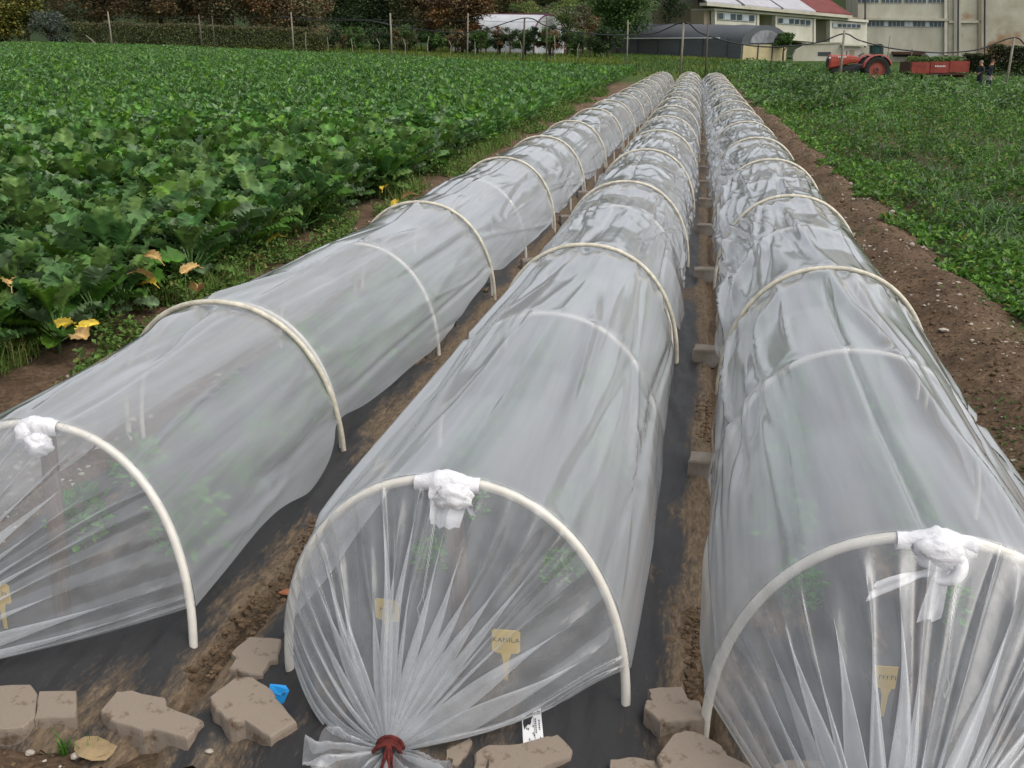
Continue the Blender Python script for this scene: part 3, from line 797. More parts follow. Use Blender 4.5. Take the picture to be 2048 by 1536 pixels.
paver([(1545, 1528), (1580, 1519), (1640, 1522), (1660, 1565), (1545, 1565)], .05, .07, 'paver sliver under the right film at the bottom edge', g1)

# paving blocks in the gap between the middle and right tunnels
ords = ['nearest', 'second', 'third', 'fourth', 'fifth', 'sixth', 'seventh', 'eighth']
ybl = [3.41, 4.82, 6.69, 8.43, 9.91, 11.24, 12.59, 14.11, 15.5, 16.9, 18.3, 19.7, 21.1, 22.5, 23.9, 25.3, 26.7, 28.1, 29.5]
def block(x, y, wdt, dep, hgt, rz, label, group, seed):
    R = np.random.default_rng(seed)
    out = []
    pr = [(-.5, -.5), (-.2, -.54), (.2, -.5), (.5, -.46), (.53, -.1), (.5, .5), (.15, .46), (-.2, .52), (-.5, .47), (-.47, 0)]
    poly = np.array([(a*wdt*(1+R.normal(0, .03)), b*dep*(1+R.normal(0, .05)), 0) for a, b in pr])
    n = len(poly)
    rings = [poly*[.93, .93, 1]+[0, 0, hgt], poly+[0, 0, hgt-.007], poly+[0, 0, -.02]]
    V = np.concatenate(rings)
    V[:, 2] += V[:, 0]*R.normal(0, .05)
    F4 = np.concatenate([np.stack([np.arange(n)+k*n, (np.arange(n)+1) % n+k*n, (np.arange(n)+1) % n+(k+1)*n, np.arange(n)+(k+1)*n], -1) for k in range(2)])
    me = mesh_np('paving_block', V, [F4, np.arange(n)[None]], M_BLOCK)
    bm = bmesh.new(); bm.from_mesh(me); bmesh.ops.recalc_face_normals(bm, faces=bm.faces); bm.to_mesh(me); bm.free()
    o = link('paving_block', me, None, (x, y, float(terr(x, y))), (0, 0, rz))
    tag(o, label, 'paving block', group)
M_BLOCK = mat('grey_paving_block', (.27, .245, .215), .9, .2, col2=(.19, .15, .115), nscale=12, bump=.003, bscale=90)
for k, y in enumerate(ybl):
    l = ('%s paving block from the camera in the gap between the middle and right tunnels' % ords[k]) if k < 8 else 'far paving block beyond the eighth in the gap between middle and right tunnels'
    block(.098*(1-.15*sm(8, 34, y))+.010*math.sin(k*2.3), y+.03, .14 if k else .13, .095, .07, random.uniform(-.12, .12), l, 'paving blocks holding the mulch down between middle and right tunnels', k)
for k, (px, py) in enumerate([(1068, 536), (1140, 446), (1172, 396), (1222, 345)]):
    p = P(px, py)
    block(p[0]-.02, p[1], .14, .1, .065, .3, '%s paving block in the gap between the left and middle tunnels' % ['nearest', 'second', 'third', 'fourth'][k], 'paving blocks between left and middle tunnels', 40+k)

# ------------------------------------------------------------------ tags and cards
def yellow_tag(px, py, z, hgt, label, rz=0, text=None, s=1.0, marks=False):
    p = P(px, py, z)
    t = empty('plant_label', (p[0], p[1], z), label, 'plant label', 'yellow plant labels inside the tunnels', rz)
    w_, h_ = .034*s, .062*s
    poly = [(-w_+.004, 0), (-w_, .005), (-w_, h_-.005), (-w_+.005, h_), (w_-.005, h_), (w_, h_-.005), (w_, .005), (w_-.004, 0), (.012, -.003), (.007, -.022), (.0035, -hgt), (-.0035, -hgt), (-.007, -.022), (-.012, -.003)]
    MB().prism([(a, 0, b) for a, b in poly], (0, .0015, 0)).build('label_plate', M_YEL, t)
    if text:
        cu = bpy.data.curves.new('lettering', 'FONT'); cu.body = text; cu.size = .0172; cu.align_x = 'CENTER'; cu.extrude = .0002; cu.space_character = 1.12
        tmp = bpy.data.objects.new('lettering', cu); C.objects.link(tmp)
        dg = bpy.context.evaluated_depsgraph_get(); me = bpy.data.meshes.new_from_object(tmp.evaluated_get(dg))
        bpy.data.objects.remove(tmp)
        me.materials.clear(); me.materials.append(M_INK)
        link('lettering', me, t, (0, -.0012, h_*.48), (math.pi/2, 0, 0))
    if marks:
        mb = MB()
        for k in range(5): mb.box((-.018+k*.009, -.001, h_*.5+.002*math.sin(k*3)), (.0016, .0006, .010+.003*math.cos(k*2)))
        for k in range(3): mb.box((-.014+k*.013, -.001, h_*.5+.003), (.006, .0006, .0014))
        mb.build('pen_marks', M_INK, t)
yellow_tag(1012, 1305, .115, .12, 'yellow plant label hand lettered KAMILA in the middle tunnel', .05, 'KAMILA')
yellow_tag(775, 1240, .10, .10, 'yellow plant label half hidden by a pleat left of the twisted wire', -.1, None, .95, True)
yellow_tag(1772, 1375, .10, .10, 'yellow plant label behind the pleats of the right tunnel', .05, None, .9, True)
yellow_tag(2, 1205, .12, .11, 'yellow plant label cut by the left edge of the photo', 0, None, .9, True)
# blue tag
p = P(556, 1392, .035)
t = empty('blue_tag', (p[0], p[1], .035), 'bright blue plastic tag leaning on the tilted paver beside the hoop foot', 'tag', None, .45)
MB().prism([(-.028, 0, -.012), (.004, -.004, -.030), (.026, 0, .012), (.02, .012, .018), (-.016, .016, .026)], (0.001, -.0018, -.001)).build('tag_plate', M_BLUE, t)
a = np.linspace(0, 2*math.pi, 14)
MB().tube(np.stack([.013+.0035*np.cos(a), -.003+0*a, .006+.0035*np.sin(a)], -1), .0008, 5).build('eyelet', M_INK, t)
MB().box((-.004, -.0035, .006), (.018, .0006, .0016), 0, 0, .5).box((-.01, -.0030, -.001), (.012, .0006, .0016), 0, 0, .5).build('pen_marks', M_INK, t)
# printed card
q4 = [P(1043, 1422, .034), P(1081, 1414, .034), P(1088, 1486, .034), P(1047, 1496, .034)]
q4 = np.array(q4); c = q4.mean(0)
t = empty('printed_card', c, 'narrow white printed card with black marks lying between middle film and pitted paver', 'card')
MB().prism(q4-c, (0, 0, -.002)).build('card_sheet', M_CARD, t)
ex = (q4[1]-q4[0]); ey = (q4[3]-q4[0]); o0 = q4[0]-c
R = np.random.default_rng(9)
def onc(a, b): return o0+ex*a+ey*b+np.array([0, 0, .0009])
mb = MB()
def bar(a0, b0, a1, b1): mb.prism([onc(a0, b0), onc(a1, b0), onc(a1, b1), onc(a0, b1)], (0, 0, .0004))
bar(.2, .05, .85, .075); bar(.78, .10, .95, .2); bar(.12, .13, .72, .15); bar(.5, .18, .8, .19)
for k in range(7): bar(.66, .3+k*.06, .72, .335+k*.06); 
for k in range(6): bar(.82+.02*(k % 2), .36+k*.05, .90, .385+k*.05)
for (a_, b_) in [(.2, .5), (.28, .52), (.52, .47), (.5, .66), (.55, .72), (.3, .8), (.36, .86), (.7, .86), (.85, .82)]: bar(a_, b_, a_+.05, b_+.05)
bar(.60, .25, .615, .95)
mb.build('print', M_INK, t)
mb = MB()   # little black bird emblem
mb.prism([onc(*k) for k in [(.22, .28), (.34, .34), (.40, .28), (.44, .24), (.47, .30), (.46, .38), (.40, .44), (.30, .42), (.33, .38)]], (0, 0, .0005))
mb.build('bird_emblem', M_INK, t)
# terracotta chip, sandstone, pebbles
def rock(name, px, py, z, dims, m, label, cat, seed, rz=0, rx=0):
    V, F = wadded((0, 0, 0), 1, 8, 10, seed, dims[0], dims[1], dims[2], .22, 1.4)
    p = P(px, py, z)
    o = link(name, mesh_np(name, V, F, m), None, (p[0], p[1], z), (rx, 0, rz)); tag(o, label, cat); return o
rock('terracotta_shard', 581, 1183, .015, (.030, .013, .006), M_TERRA, 'small orange terracotta shard beside the middle tunnel flank', 'shard', 2, .4)
rock('sandstone_slab', 190, 1496, .022, (.05, .028, .006), M_SAND, 'flat yellowish sandstone piece in front of the pavers', 'stone', 3, -.2, .2)
rock('pebble', 150, 1512, .008, (.009, .009, .007), M_STONE, 'round pale pebble just left below the sandstone piece', 'pebble', 4)
rock('pebble', 60, 1505, .008, (.010, .008, .006), M_STONE, 'white pebble at the lower left by the grass tuft', 'pebble', 5)
rock('pebble', 419, 1502, .006, (.009, .007, .004), M_STONE, 'flat pale pebble in front of the tilted paver', 'pebble', 6)

# ------------------------------------------------------------------ scattered small leaves, blades
def quads(pts, size, tilt, tint, asp=.55, bend=.25, rs=0):
    """one folded leaf (two triangles) or blade per point"""
    R = np.random.default_rng(rs); n = len(pts)
    az = R.uniform(0, 2*math.pi, n); el = R.normal(tilt, .45, n)
    d = np.stack([np.cos(az)*np.cos(el), np.sin(az)*np.cos(el), np.sin(el)], -1)
    s_ = np.stack([-np.sin(az+R.normal(0, .5, n)), np.cos(az), R.normal(0, .5, n)], -1)
    s_ -= d*(s_*d).sum(1)[:, None]; s_ /= np.linalg.norm(s_, axis=1)[:, None]
    L = size[:, None]; nn = np.cross(d, s_)
    a = pts; b = pts+d*L*.5+s_*L*asp*.5+nn*L*bend*.3; c_ = pts+d*L+nn*L*bend*-.3; e = pts+d*L*.5-s_*L*asp*.5+nn*L*bend*.3
    V = np.stack([a, b, c_, e], 1).reshape(-1, 3)
    i = np.arange(n)*4
    F = np.concatenate([np.stack([i, i+1, i+2], -1), np.stack([i, i+2, i+3], -1)])
    return V, F, np.repeat(tint, 4, 0)

def blades(pts, L, wid, tint, up=1.1, arch=.5, rs=0):
    R = np.random.default_rng(rs); n = len(pts)
    az = R.uniform(0, 2*math.pi, n); el = np.clip(R.normal(up, .35, n), .1, 1.55)
    h = np.stack([np.cos(az), np.sin(az), 0*az], -1); z = np.array([0, 0, 1.0])
    s_ = np.stack([-np.sin(az), np.cos(az), 0*az], -1)
    d0 = h*np.cos(el)[:, None]+z*np.sin(el)[:, None]; el2 = el-arch*R.uniform(.4, 1.6, n); d1 = h*np.cos(el2)[:, None]+z*np.sin(el2)[:, None]
    L = L[:, None]; wid = wid[:, None]
    m_ = pts+d0*L*.55; tip = m_+d1*L*.45
    V = np.stack([pts-s_*wid*.5, pts+s_*wid*.5, m_-s_*wid*.45, m_+s_*wid*.45, tip], 1).reshape(-1, 3)
    i = np.arange(n)*5
    F = np.concatenate([np.stack([i, i+1, i+3], -1), np.stack([i, i+3, i+2], -1), np.stack([i+2, i+3, i+4], -1)])
    return V, F, np.repeat(tint, 5, 0)

def pal(n, cols, wts, rs, jit=.18):
    R = np.random.default_rng(rs); cols = np.array(cols)
    k = R.choice(len(cols), n, p=np.array(wts)/sum(wts))
    return cols[k]*R.uniform(1-jit, 1+jit, (n, 1))*R.uniform(.93, 1.07, (n, 3))

def join(name, parts, m, **k):
    V, F, T, o = [], [], [], 0
    for v, f, t in parts:
        V.append(v); F.append(f+o); T.append(t); o += len(v)
    return tag(obj(name, np.concatenate(V), np.concatenate(F), m, tint=np.concatenate(T)), **k)

def visible(p, mx=80):
    v = p-O; z = v@FW
    x = 1024+FPX*(v@RT)/np.maximum(z, .1); y = 768-FPX*(v@UP)/np.maximum(z, .1)
    return (z > .3) & (x > -mx-200/np.maximum(z, 1)) & (x < 2048+mx+200/np.maximum(z, 1)) & (y < 1536+200)

def rand_area(n, x0, x1, y0, y1, rs, dens=1.0):
    """points uniform in a strip, more of them close by (density ~ 1/distance)"""
    R = np.random.default_rng(rs)
    y = y0*(y1/y0)**R.random(n) if dens else R.uniform(y0, y1, n)
    return np.stack([R.uniform(0, 1, n), y], -1)

# ------------------------------------------------------------------ kale
KG = [(0.068, 0.163, 0.024), (0.05, 0.13, 0.031), (0.097, 0.185, 0.057), (0.127, 0.193, 0.094), (0.086, 0.176, 0.02), (0.119, 0.204, 0.05), (0.07, 0.152, 0.042)]
KALE = (.040, .105, .032)
def kale_leaf(seed, n=9, m=3, L=.22, W=.15, pet=.12, curl=.5, col=None):
    """a lobed, ruffled blade on its stalk; lies along +Y, top +Z"""
    R = np.random.default_rng(seed)
    V = []; T = []
    t = np.linspace(0, 1, n)
    c0 = np.array(col if col is not None else KG[seed % len(KG)])
    bw = W*.55*(np.sin(np.clip(t*.86+.10, 0, 1)*math.pi)**.42)*(.50+.70*t)*(1+.14*np.sin(t*15+seed))
    lob = 1+(.06 if n > 6 else .16)*np.array([(-1)**k for k in range(n)])*R.uniform(.3, 1.6, n)
    lob[-1] = .75
    a = 0
    for i in range(n):
        cen = np.array([0, pet+L*t[i], -curl*L*t[i]**2*.8])
        for j in range(-m, m+1):
            s = j/m
            ww = bw[i]*lob[i]*s if abs(j) == m else bw[i]*s*.95
            ruf = (.017 if abs(j) == m else .007)*math.sin(i*2.9+j*1.3+seed*1.7)*(1+R.normal(0, .5))
            V.append(cen+np.array([ww, .012*abs(s)*(1+lob[i]-1)-.01*(1-abs(s)), .022*abs(s)**1.5+ruf]))
            T.append(c0*(1.0 if j else 1.7)*(1+.15*R.normal()))
    F = [grid_faces(n, 2*m+1)]
    k = len(V)
    wp = .0045
    V += [np.array([-wp, 0, -.0]), np.array([wp, 0, 0]), np.array([wp, pet+.02, .004]), np.array([-wp, pet+.02, .004]), np.array([0, 0, -.006]), np.array([0, pet+.02, -.004])]
    T += [c0*2.2+.03]*6
    F.append(np.array([[k, k+1, k+2, k+3], [k, k+3, k+5, k+4], [k+1, k+4, k+5, k+2]]))
    return np.array(V), F, np.array(T)

leafm = [mesh_np('leaf', *(lambda a: (a[0], a[1]))(kale_leaf(s, 17, 3, random.uniform(.14, .21), random.uniform(.12, .165), random.uniform(.08, .16), random.uniform(.2, .7))), M_LEAF, tint=kale_leaf(s, 17, 3)[2], smooth=True) for s in range(14)]
leafy = []
for s in range(4):
    a = kale_leaf(50+s, 12, 3, .19, .17, .08, 1.0, (.50, .36, .04) if s < 2 else (.42, .27, .10))
    leafy.append(mesh_np('leaf', a[0], a[1], M_LEAF, tint=a[2], smooth=True))
M_STEM = leaf_mat('kale_stem', .6, .3, .05, .1, (.10, .15, .06))
stem_me = mesh_np('stem', *tube([[0, 0, -.03], [.005, 0, .08], [0, .005, .17]], [.014, .012, .009], 7), M_STEM, smooth=True)

def leaf_xform(R, k, n):
    """rosette: inner leaves upright, outer ones arching out"""
    az = k*2.399+R.uniform(-.3, .3); f = k/n
    el = 1.36-.95*f+R.normal(0, .13)
    z = .15-.09*f
    sc = .75+.45*math.sin(math.pi*min(1, f*.8+.25))*R.uniform(.8, 1.15)
    return Matrix.Translation((0, 0, z)) @ Matrix.Rotation(az, 4, 'Z') @ Matrix.Rotation(el, 4, 'X') @ Matrix.Rotation(R.uniform(-.35, .35), 4, 'Y') @ Matrix.Scale(sc, 4)

# whole plants as one mesh for those too far to show single leaves
def plant_arrays(seed, nleaf, n, m, scale=1.0, lf=1.0):
    R = np.random.default_rng(seed); V, F, T, o = [], [], [], 0
    for k in range(nleaf):
        a = kale_leaf(int(R.integers(0, 42)), n, m, R.uniform(.16, .24)*lf, R.uniform(.13, .18)*lf, R.uniform(.07, .15), R.uniform(.2, .7))
        Mx = np.array(leaf_xform(R, k, nleaf))
        V.append(a[0]@Mx[:3, :3].T+Mx[:3, 3]); T.append(a[2]); F.append(a[1][0]+o)
        o += len(a[0])
    return np.concatenate(V)*scale, np.concatenate(F), np.concatenate(T)

KX = -3.05
pos = []
R = np.random.default_rng(17)
for row in range(0, 160):
    x = KX-.16-row*.36
    yy = 3.0
    while yy < 70:
        pos.append((x+R.normal(0, .06), yy+R.normal(0, .06), R.uniform(.82, 1.22), row))
        yy += .34*R.uniform(.85, 1.2)
pos = np.array(pos)
# the field ends on a slanting line at the far right
endy = 46+(-pos[:, 0])*.62
pos = pos[pos[:, 1] < endy]
P3 = np.stack([pos[:, 0], pos[:, 1], terr(pos[:, 0], pos[:, 1])], -1)
vis = visible(P3, 140)
pos, P3 = pos[vis], P3[vis]
dist = np.linalg.norm(P3-O, axis=1)
order = np.argsort(dist)
pos, P3, dist = pos[order], P3[order], dist[order]
NEAR, INDIV = 75, 300
def ordn(k):
    w_ = ['first', 'second', 'third', 'fourth', 'fifth', 'sixth', 'seventh', 'eighth', 'ninth', 'tenth', 'eleventh', 'twelfth']
    return w_[k] if k < 12 else '%d%s' % (k+1, 'th' if (k+1) % 100 in (11, 12, 13) else {1: 'st', 2: 'nd', 3: 'rd'}.get((k+1) % 10, 'th'))
rowof = pos[:INDIV, 3].astype(int); rank = [int(((rowof == rowof[i_]) & (pos[:INDIV, 1] < pos[i_, 1])).sum()) for i_ in range(INDIV)]
def klabel(i_, extra=''):
    return '%s kale plant from the camera in the %s row from the bare soil%s' % (ordn(rank[i_]), ordn(rowof[i_]), extra)
yellow_at = [(355, 480), (300, 560), (385, 530), (150, 662), (5, 495), (765, 372), (818, 385), (330, 440), (1240, 215), (165, 650), (395, 565), (310, 510), (790, 400), (370, 500), (280, 540), (20, 560), (550, 470), (140, 640)]
ywhere = [P(a, b, .16+.07*(k_ % 4)) for k_, (a, b) in enumerate(yellow_at)]
plants = []
kmid = []
for s in range(7):
    a = plant_arrays(100+s, 21, 11, 2, 1, .9); kmid.append(mesh_np('kale_plant', a[0], a[1], M_LEAF, tint=a[2], smooth=True))
kgrp = 'kale plants in the left-hand field'
for i in range(INDIV):
    rz = R.uniform(0, 6.28)
    if i < NEAR:
        root = empty('kale_plant', P3[i], klabel(i), 'kale plant', kgrp, rz)
        root['n'] = i
        root.scale = [pos[i, 2]]*3
        link('stem', stem_me, root)
        nl = int(R.integers(17, 23))
        for k in range(nl):
            o = link('leaf', leafm[int(R.integers(0, 14))], root); o.matrix_local = leaf_xform(R, k, nl)
        plants.append(root)
    else:
        o = link('kale_plant', kmid[i % 7], None, P3[i], (R.normal(0, .08), R.normal(0, .08), rz)); o.scale = [pos[i, 2]]*3
        tag(o, klabel(i), 'kale plant', kgrp)
bpy.context.view_layer.update()
used = {}
for k, q in enumerate(ywhere):
    d2 = [(pl.location.x-q[0])**2+(pl.location.y-q[1])**2 for pl in plants]
    pl = plants[int(np.argmin(d2))]
    o = link('leaf', leafy[k % 4], pl)
    o['label'] = ['yellowed leaf', 'withered tan leaf'][k % 4 > 1]
    wl = Matrix.Translation(Vector([float(c) for c in q])) @ Matrix.Rotation(k*1.3, 4, 'Z') @ Matrix.Rotation(.5+.4*math.sin(k*3), 4, 'X') @ Matrix.Rotation(.5*math.cos(k*2), 4, 'Y') @ Matrix.Scale(.46, 4) @ Matrix.Translation((0, -.17, 0))
    plm = Matrix.Translation(pl.location) @ Matrix.Rotation(pl.rotation_euler.z, 4, 'Z') @ Matrix.Scale(pl.scale.x, 4)
    o.matrix_local = plm.inverted() @ wl
    used.setdefault(pl, 0); used[pl] += 1
for pl in used: pl['label'] = klabel(pl['n'], ', yellow leaved')
for pl in plants: del pl['n']
# the rest of the crop, joined
def merge_plants(P3, pos, variants, seed):
    R = np.random.default_rng(seed); V, F, T, o = [], [], [], 0
    k = R.integers(0, len(variants), len(P3)); rz = R.uniform(0, 6.28, len(P3)); br = R.uniform(.75, 1.25, len(P3))
    for v_ in range(len(variants)):
        sel = np.nonzero(k == v_)[0]; vv, ff, tt = variants[v_]
        c_, s_ = np.cos(rz[sel]), np.sin(rz[sel]); sc = pos[sel, 2]
        x = (vv[None, :, 0]*c_[:, None]-vv[None, :, 1]*s_[:, None])*sc[:, None]+P3[sel, 0][:, None]
        y = (vv[None, :, 0]*s_[:, None]+vv[None, :, 1]*c_[:, None])*sc[:, None]+P3[sel, 1][:, None]
        z = vv[None, :, 2]*sc[:, None]+P3[sel, 2][:, None]
        V.append(np.stack([x, y, z], -1).reshape(-1, 3)); T.append((tt[None]*br[sel][:, None, None]).reshape(-1, 3))
        F.append((ff[None]+(np.arange(len(sel))*len(vv))[:, None, None]).reshape(-1, ff.shape[1])+o); o += len(sel)*len(vv)
    return np.concatenate(V), np.concatenate(F), np.concatenate(T)
rest = np.arange(INDIV, len(P3))
m1 = rest[dist[rest] < 17]; m2 = rest[(dist[rest] >= 17)]
v1 = [plant_arrays(200+s, 22, 7, 1, 1, .75) for s in range(6)]
v2 = [plant_arrays(300+s, 19, 3, 1, 1, .58) for s in range(6)]
parts = [merge_plants(P3[m1], pos[m1], v1, 1), merge_plants(P3[m2], pos[m2], v2, 2)]
join('kale_crop', parts, M_LEAF, label='dense mass of kale foliage filling the left-hand field', cat='crop', kind='stuff')

# withered leaf on the soil strip
for (px, py, k, l) in [(542, 522, 2, 'dry tan leaf lying on the bare soil beside the left tunnel'), (372, 560, 3, 'withered leaf fallen at the edge of the kale'), (820, 372, 2, 'brown curled leaf fallen by the soil strip further up')]:
    p = P(px, py, .03); o = link('withered_leaf', leafy[k], None, (p[0], p[1], .035), (.3, .5, px)); o.scale = (.6, .6, .6); tag(o, l, 'leaf')

# ------------------------------------------------------------------ weeds, grass, stones
def gz(x, y): return soil_z(x, y)
def strip(n, x0f, x1f, y0, y1, rs, dens=1):
    R = np.random.default_rng(rs)
    y = (y0*(y1/y0)**R.random(n)); x = x0f+(x1f-x0f)*R.random(n)
    p = np.stack([x, y, gz(x, y)], -1)
    return p[visible(p, 60)]
parts = []
# weeds between soil strip and kale on the left
p = strip(85000, -3.6, -2.66, 2.6, 34, 1)
k = fbm(p[:, 0]*2.2, p[:, 1]*1.2, 61)+.30*sm(-2.75, -3.2, p[:, 0])*0+(-2.95-p[:, 0])*.55
p = p[k > .52]; n = len(p)
hgt = np.clip((-2.72-p[:, 0])*.60, .02, .26)*np.random.default_rng(2).random(n)
p[:, 2] += hgt
parts.append(quads(p, np.random.default_rng(3).uniform(.012, .032, n)*(1+p[:, 1]*.05), .2, pal(n, [(.09, .17, .03), (.13, .22, .045), (.055, .11, .02), (.20, .20, .06)], [4, 3, 2.5, 1.2], 4), .6, .3, 5))
q = strip(20000, -3.5, -2.8, 2.6, 24, 6); q = q[fbm(q[:, 0]*2, q[:, 1], 63) > .45]; n = len(q)
parts.append(blades(q, np.random.default_rng(7).uniform(.06, .24, n), np.full(n, .004)*(1+q[:, 1]*.05), pal(n, [(.15, .23, .05), (.11, .19, .035), (.28, .23, .10)], [3, 3, 1], 8), 1.2, .5, 9))
# a few sprigs on the bare strip
q = strip(2600, -2.8, -2.15, 2.4, 22, 10); q = q[fbm(q[:, 0]*5, q[:, 1]*4, 64) > .60]; n = len(q)
parts.append(quads(q, np.random.default_rng(11).uniform(.012, .028, n), .35, pal(n, [(.06, .13, .03), (.09, .16, .04)], [1, 1], 12), .5, .3, 13))
join('weed_fringe', parts, M_WEED, label='tangle of low weeds between kale and bare soil', cat='weeds', kind='stuff')

# right-hand field
parts = []
def rzone(n, y0, y1, rs, smin, smax, xmax):
    R = np.random.default_rng(rs)
    y = y0*(y1/y0)**R.random(n)
    xl = 1.36+.40*fbm(y*1.5, y*0, 77)-.30*sm(14, 30, y); xr = np.minimum(3.0+y*.42, xmax)
    x = xl+(xr-xl)*R.random(n)**1.15
    mound = .55*fbm(x*1.1, y*.7, 71, 2)+.45*fbm(x*2.6, y*1.7, 73, 2); edge = sm(0, .5, x-xl)
    keep = (fbm(x*1.9, y*1.1, 72, 2)+.20*edge+.14*sm(14, 26, y) > .50)
    x, y, mound, edge = x[keep], y[keep], mound[keep], edge[keep]; n = len(x)
    z = gz(x, y)+(.02+np.clip((mound-.40)*2.3, 0, .55)*edge*(.45+.55*sm(2.1, 3.2, x)))*R.random(n)**.45
    return np.stack([x, y, z], -1), mound
p, mo = rzone(150000, 5.2, 26, 21, 0, 0, 12); ok = visible(p, 40); p, mo = p[ok], mo[ok]; n = len(p)
t = pal(n, [(.085, .19, .025), (.12, .23, .035), (.05, .12, .02), (.12, .18, .085), (.19, .18, .04)], [4, 3, 2.5, 2, .4], 22)*(.7+.6*fbm(p[:, 0]*1.3, p[:, 1]*.8, 75)[:, None])
parts.append(quads(p, np.random.default_rng(23).uniform(.018, .058, n)*(1+p[:, 1]*.035), .3, t, .5, .3, 24))
p, mo = rzone(110000, 24, 78, 31, 0, 0, 32); ok = visible(p, 40); p, mo = p[ok], mo[ok]; n = len(p)
t = pal(n, [(.08, .165, .03), (.11, .20, .045), (.05, .105, .025), (.13, .19, .095)], [3, 3, 2.5, 3], 32)*(.6+.8*fbm(p[:, 0]*.6, p[:, 1]*.35, 76)[:, None])
parts.append(quads(p, np.random.default_rng(33).uniform(.06, .15, n)*(1+p[:, 1]*.012), .3, t, .5, .3, 34))
q, mo = rzone(24000, 6.0, 48, 41, 0, 0, 24); ok = visible(q, 40) & (q[:, 0] > 1.8+.9*fbm(q[:, 0]*1.2, q[:, 1]*.8, 79)); q = q[ok]; n = len(q)
parts.append(blades(q, np.random.default_rng(42).uniform(.08, .24, n), .006*(1+q[:, 1]*.07), pal(n, [(.10, .17, .055), (.15, .21, .12), (.075, .14, .05)], [3, 3, 2], 43), .9, .9, 44))
join('weed_cover', parts, M_WEED, label='mass of low green weeds and crop leaves covering the right-hand field', cat='weeds', kind='stuff')
# light yellow-green sward beyond the tunnels
parts = []
R = np.random.default_rng(51); n = 70000
y = R.uniform(36, 130, n); x = R.uniform(-48, 9, n); ok = y > 45.5+(-x)*.62; ok |= (x > -2.2)
x, y = x[ok], y[ok]; p = np.stack([x, y, terr(x, y)], -1); p = p[visible(p, 20)]; n = len(p)
patch = fbm(p[:, 0]*.12, p[:, 1]*.07, 53)
t = pal(n, [(.06, .12, .02), (.09, .15, .025), (.05, .09, .025)], [2, 2, 1], 54); t[patch > .52] = t[patch > .52]*.3+np.array([.13, .16, .02])*.7
parts.append(blades(p, R.uniform(.12, .34, n), np.full(n, .05), t, 1.1, .5, 55))
join('meadow_grass', parts, M_WEED, label='rough yellow-green grass beyond the far tunnel ends', cat='grass', kind='stuff')
# bare edge sprigs right side and pebbles
parts = []
q = strip(9000, 1.1, 1.95, 2.6, 26, 61); q = q[fbm(q[:, 0]*4, q[:, 1]*2.2, 65) > .58]; n = len(q)
parts.append(quads(q, np.random.default_rng(62).uniform(.012, .032, n), .35, pal(n, [(.06, .13, .03), (.09, .16, .04)], [1, 1], 63), .5, .3, 64))
join('soil_sprigs', parts, M_WEED, label='scattered small green sprigs on the bare ridge right of the tunnels', cat='weeds', kind='stuff')

ico = bmesh.new(); bmesh.ops.create_icosphere(ico, subdivisions=1, radius=1); ico.verts.ensure_lookup_table()
IV = np.array([v.co[:] for v in ico.verts]); IF = np.array([[v.index for v in f.verts] for f in ico.faces]); ico.free()
def stones(name, p, size, m, rs, **k):
    R = np.random.default_rng(rs); n = len(p)
    sc = size[:, None]*R.uniform(.6, 1.3, (n, 3))*[1, 1, .6]
    V = (IV[None]*sc[:, None]*R.uniform(.75, 1.25, (n, len(IV), 1))+p[:, None]).reshape(-1, 3)
    F = (IF[None]+(np.arange(n)*len(IV))[:, None, None]).reshape(-1, 3)
    return tag(obj(name, V, F, m), **k)
a = strip(1500, -2.85, -2.12, 2.2, 26, 71); b = strip(2300, 1.08, 2.3, 2.4, 30, 72); c = strip(160, -3.0, 1.0, 1.35, 1.62, 73)
p = np.concatenate([a, b, c]); n = len(p)
stones('gravel', p, np.random.default_rng(74).gamma(2.2, .0032, n), M_STONE, 75, label='pale pebbles scattered over the bare soil', cat='gravel', kind='stuff')
a = strip(5000, -2.9, -2.12, 2.2, 22, 81); b = strip(20000, 1.08, 2.2, 2.4, 26, 82); c = strip(2600, -3.0, 1.5, 1.3, 1.66, 83)
d = strip(700, -1.19, -1.08, 1.95, 2.9, 84); e = strip(800, 0.0, .085, 1.95, 2.5, 85); e2_ = strip(260, .06, .12, 3.75, 4.3, 88); e = np.concatenate([e, e2_])
for s_, z_ in ((d, .012), (e, .012)): s_[:, 2] = z_*np.random.default_rng(8).random(len(s_))
p = np.concatenate([a, b, c, d, e]); n = len(p)
stones('soil_clods', p, np.random.default_rng(86).gamma(2.0, .0027, n)*np.where(np.arange(n) < len(a)+len(b)+len(c), 1, .8), M_CLOD, 87, label='crumbly brown soil clods on the bare strips', cat='soil', kind='stuff')
# grass tuft at bottom left
for (px, py, l, nn) in [(130, 1500, 'tuft of thin green grass blades before the square paver', 26), (185, 1508, 'small grass tuft growing over the sandstone piece', 12)]:
    c0 = P(px, py, .0); R = np.random.default_rng(abs(int(px)))
    pp = np.tile([[0, 0, 0.0]], (nn, 1))+R.normal(0, .008, (nn, 3))*[1, 1, 0]
    v, f, t_ = blades(pp, R.uniform(.03, .085, nn), np.full(nn, .0035), pal(nn, [(.08, .20, .02), (.06, .15, .02)], [1, 1], px), 1.35, .3, px)
    o = link('grass_tuft', mesh_np('grass_tuft', v, f, M_WEED, tint=t_), None, (c0[0], c0[1], float(soil_z(c0[0], c0[1])))); tag(o, l, 'grass tuft')

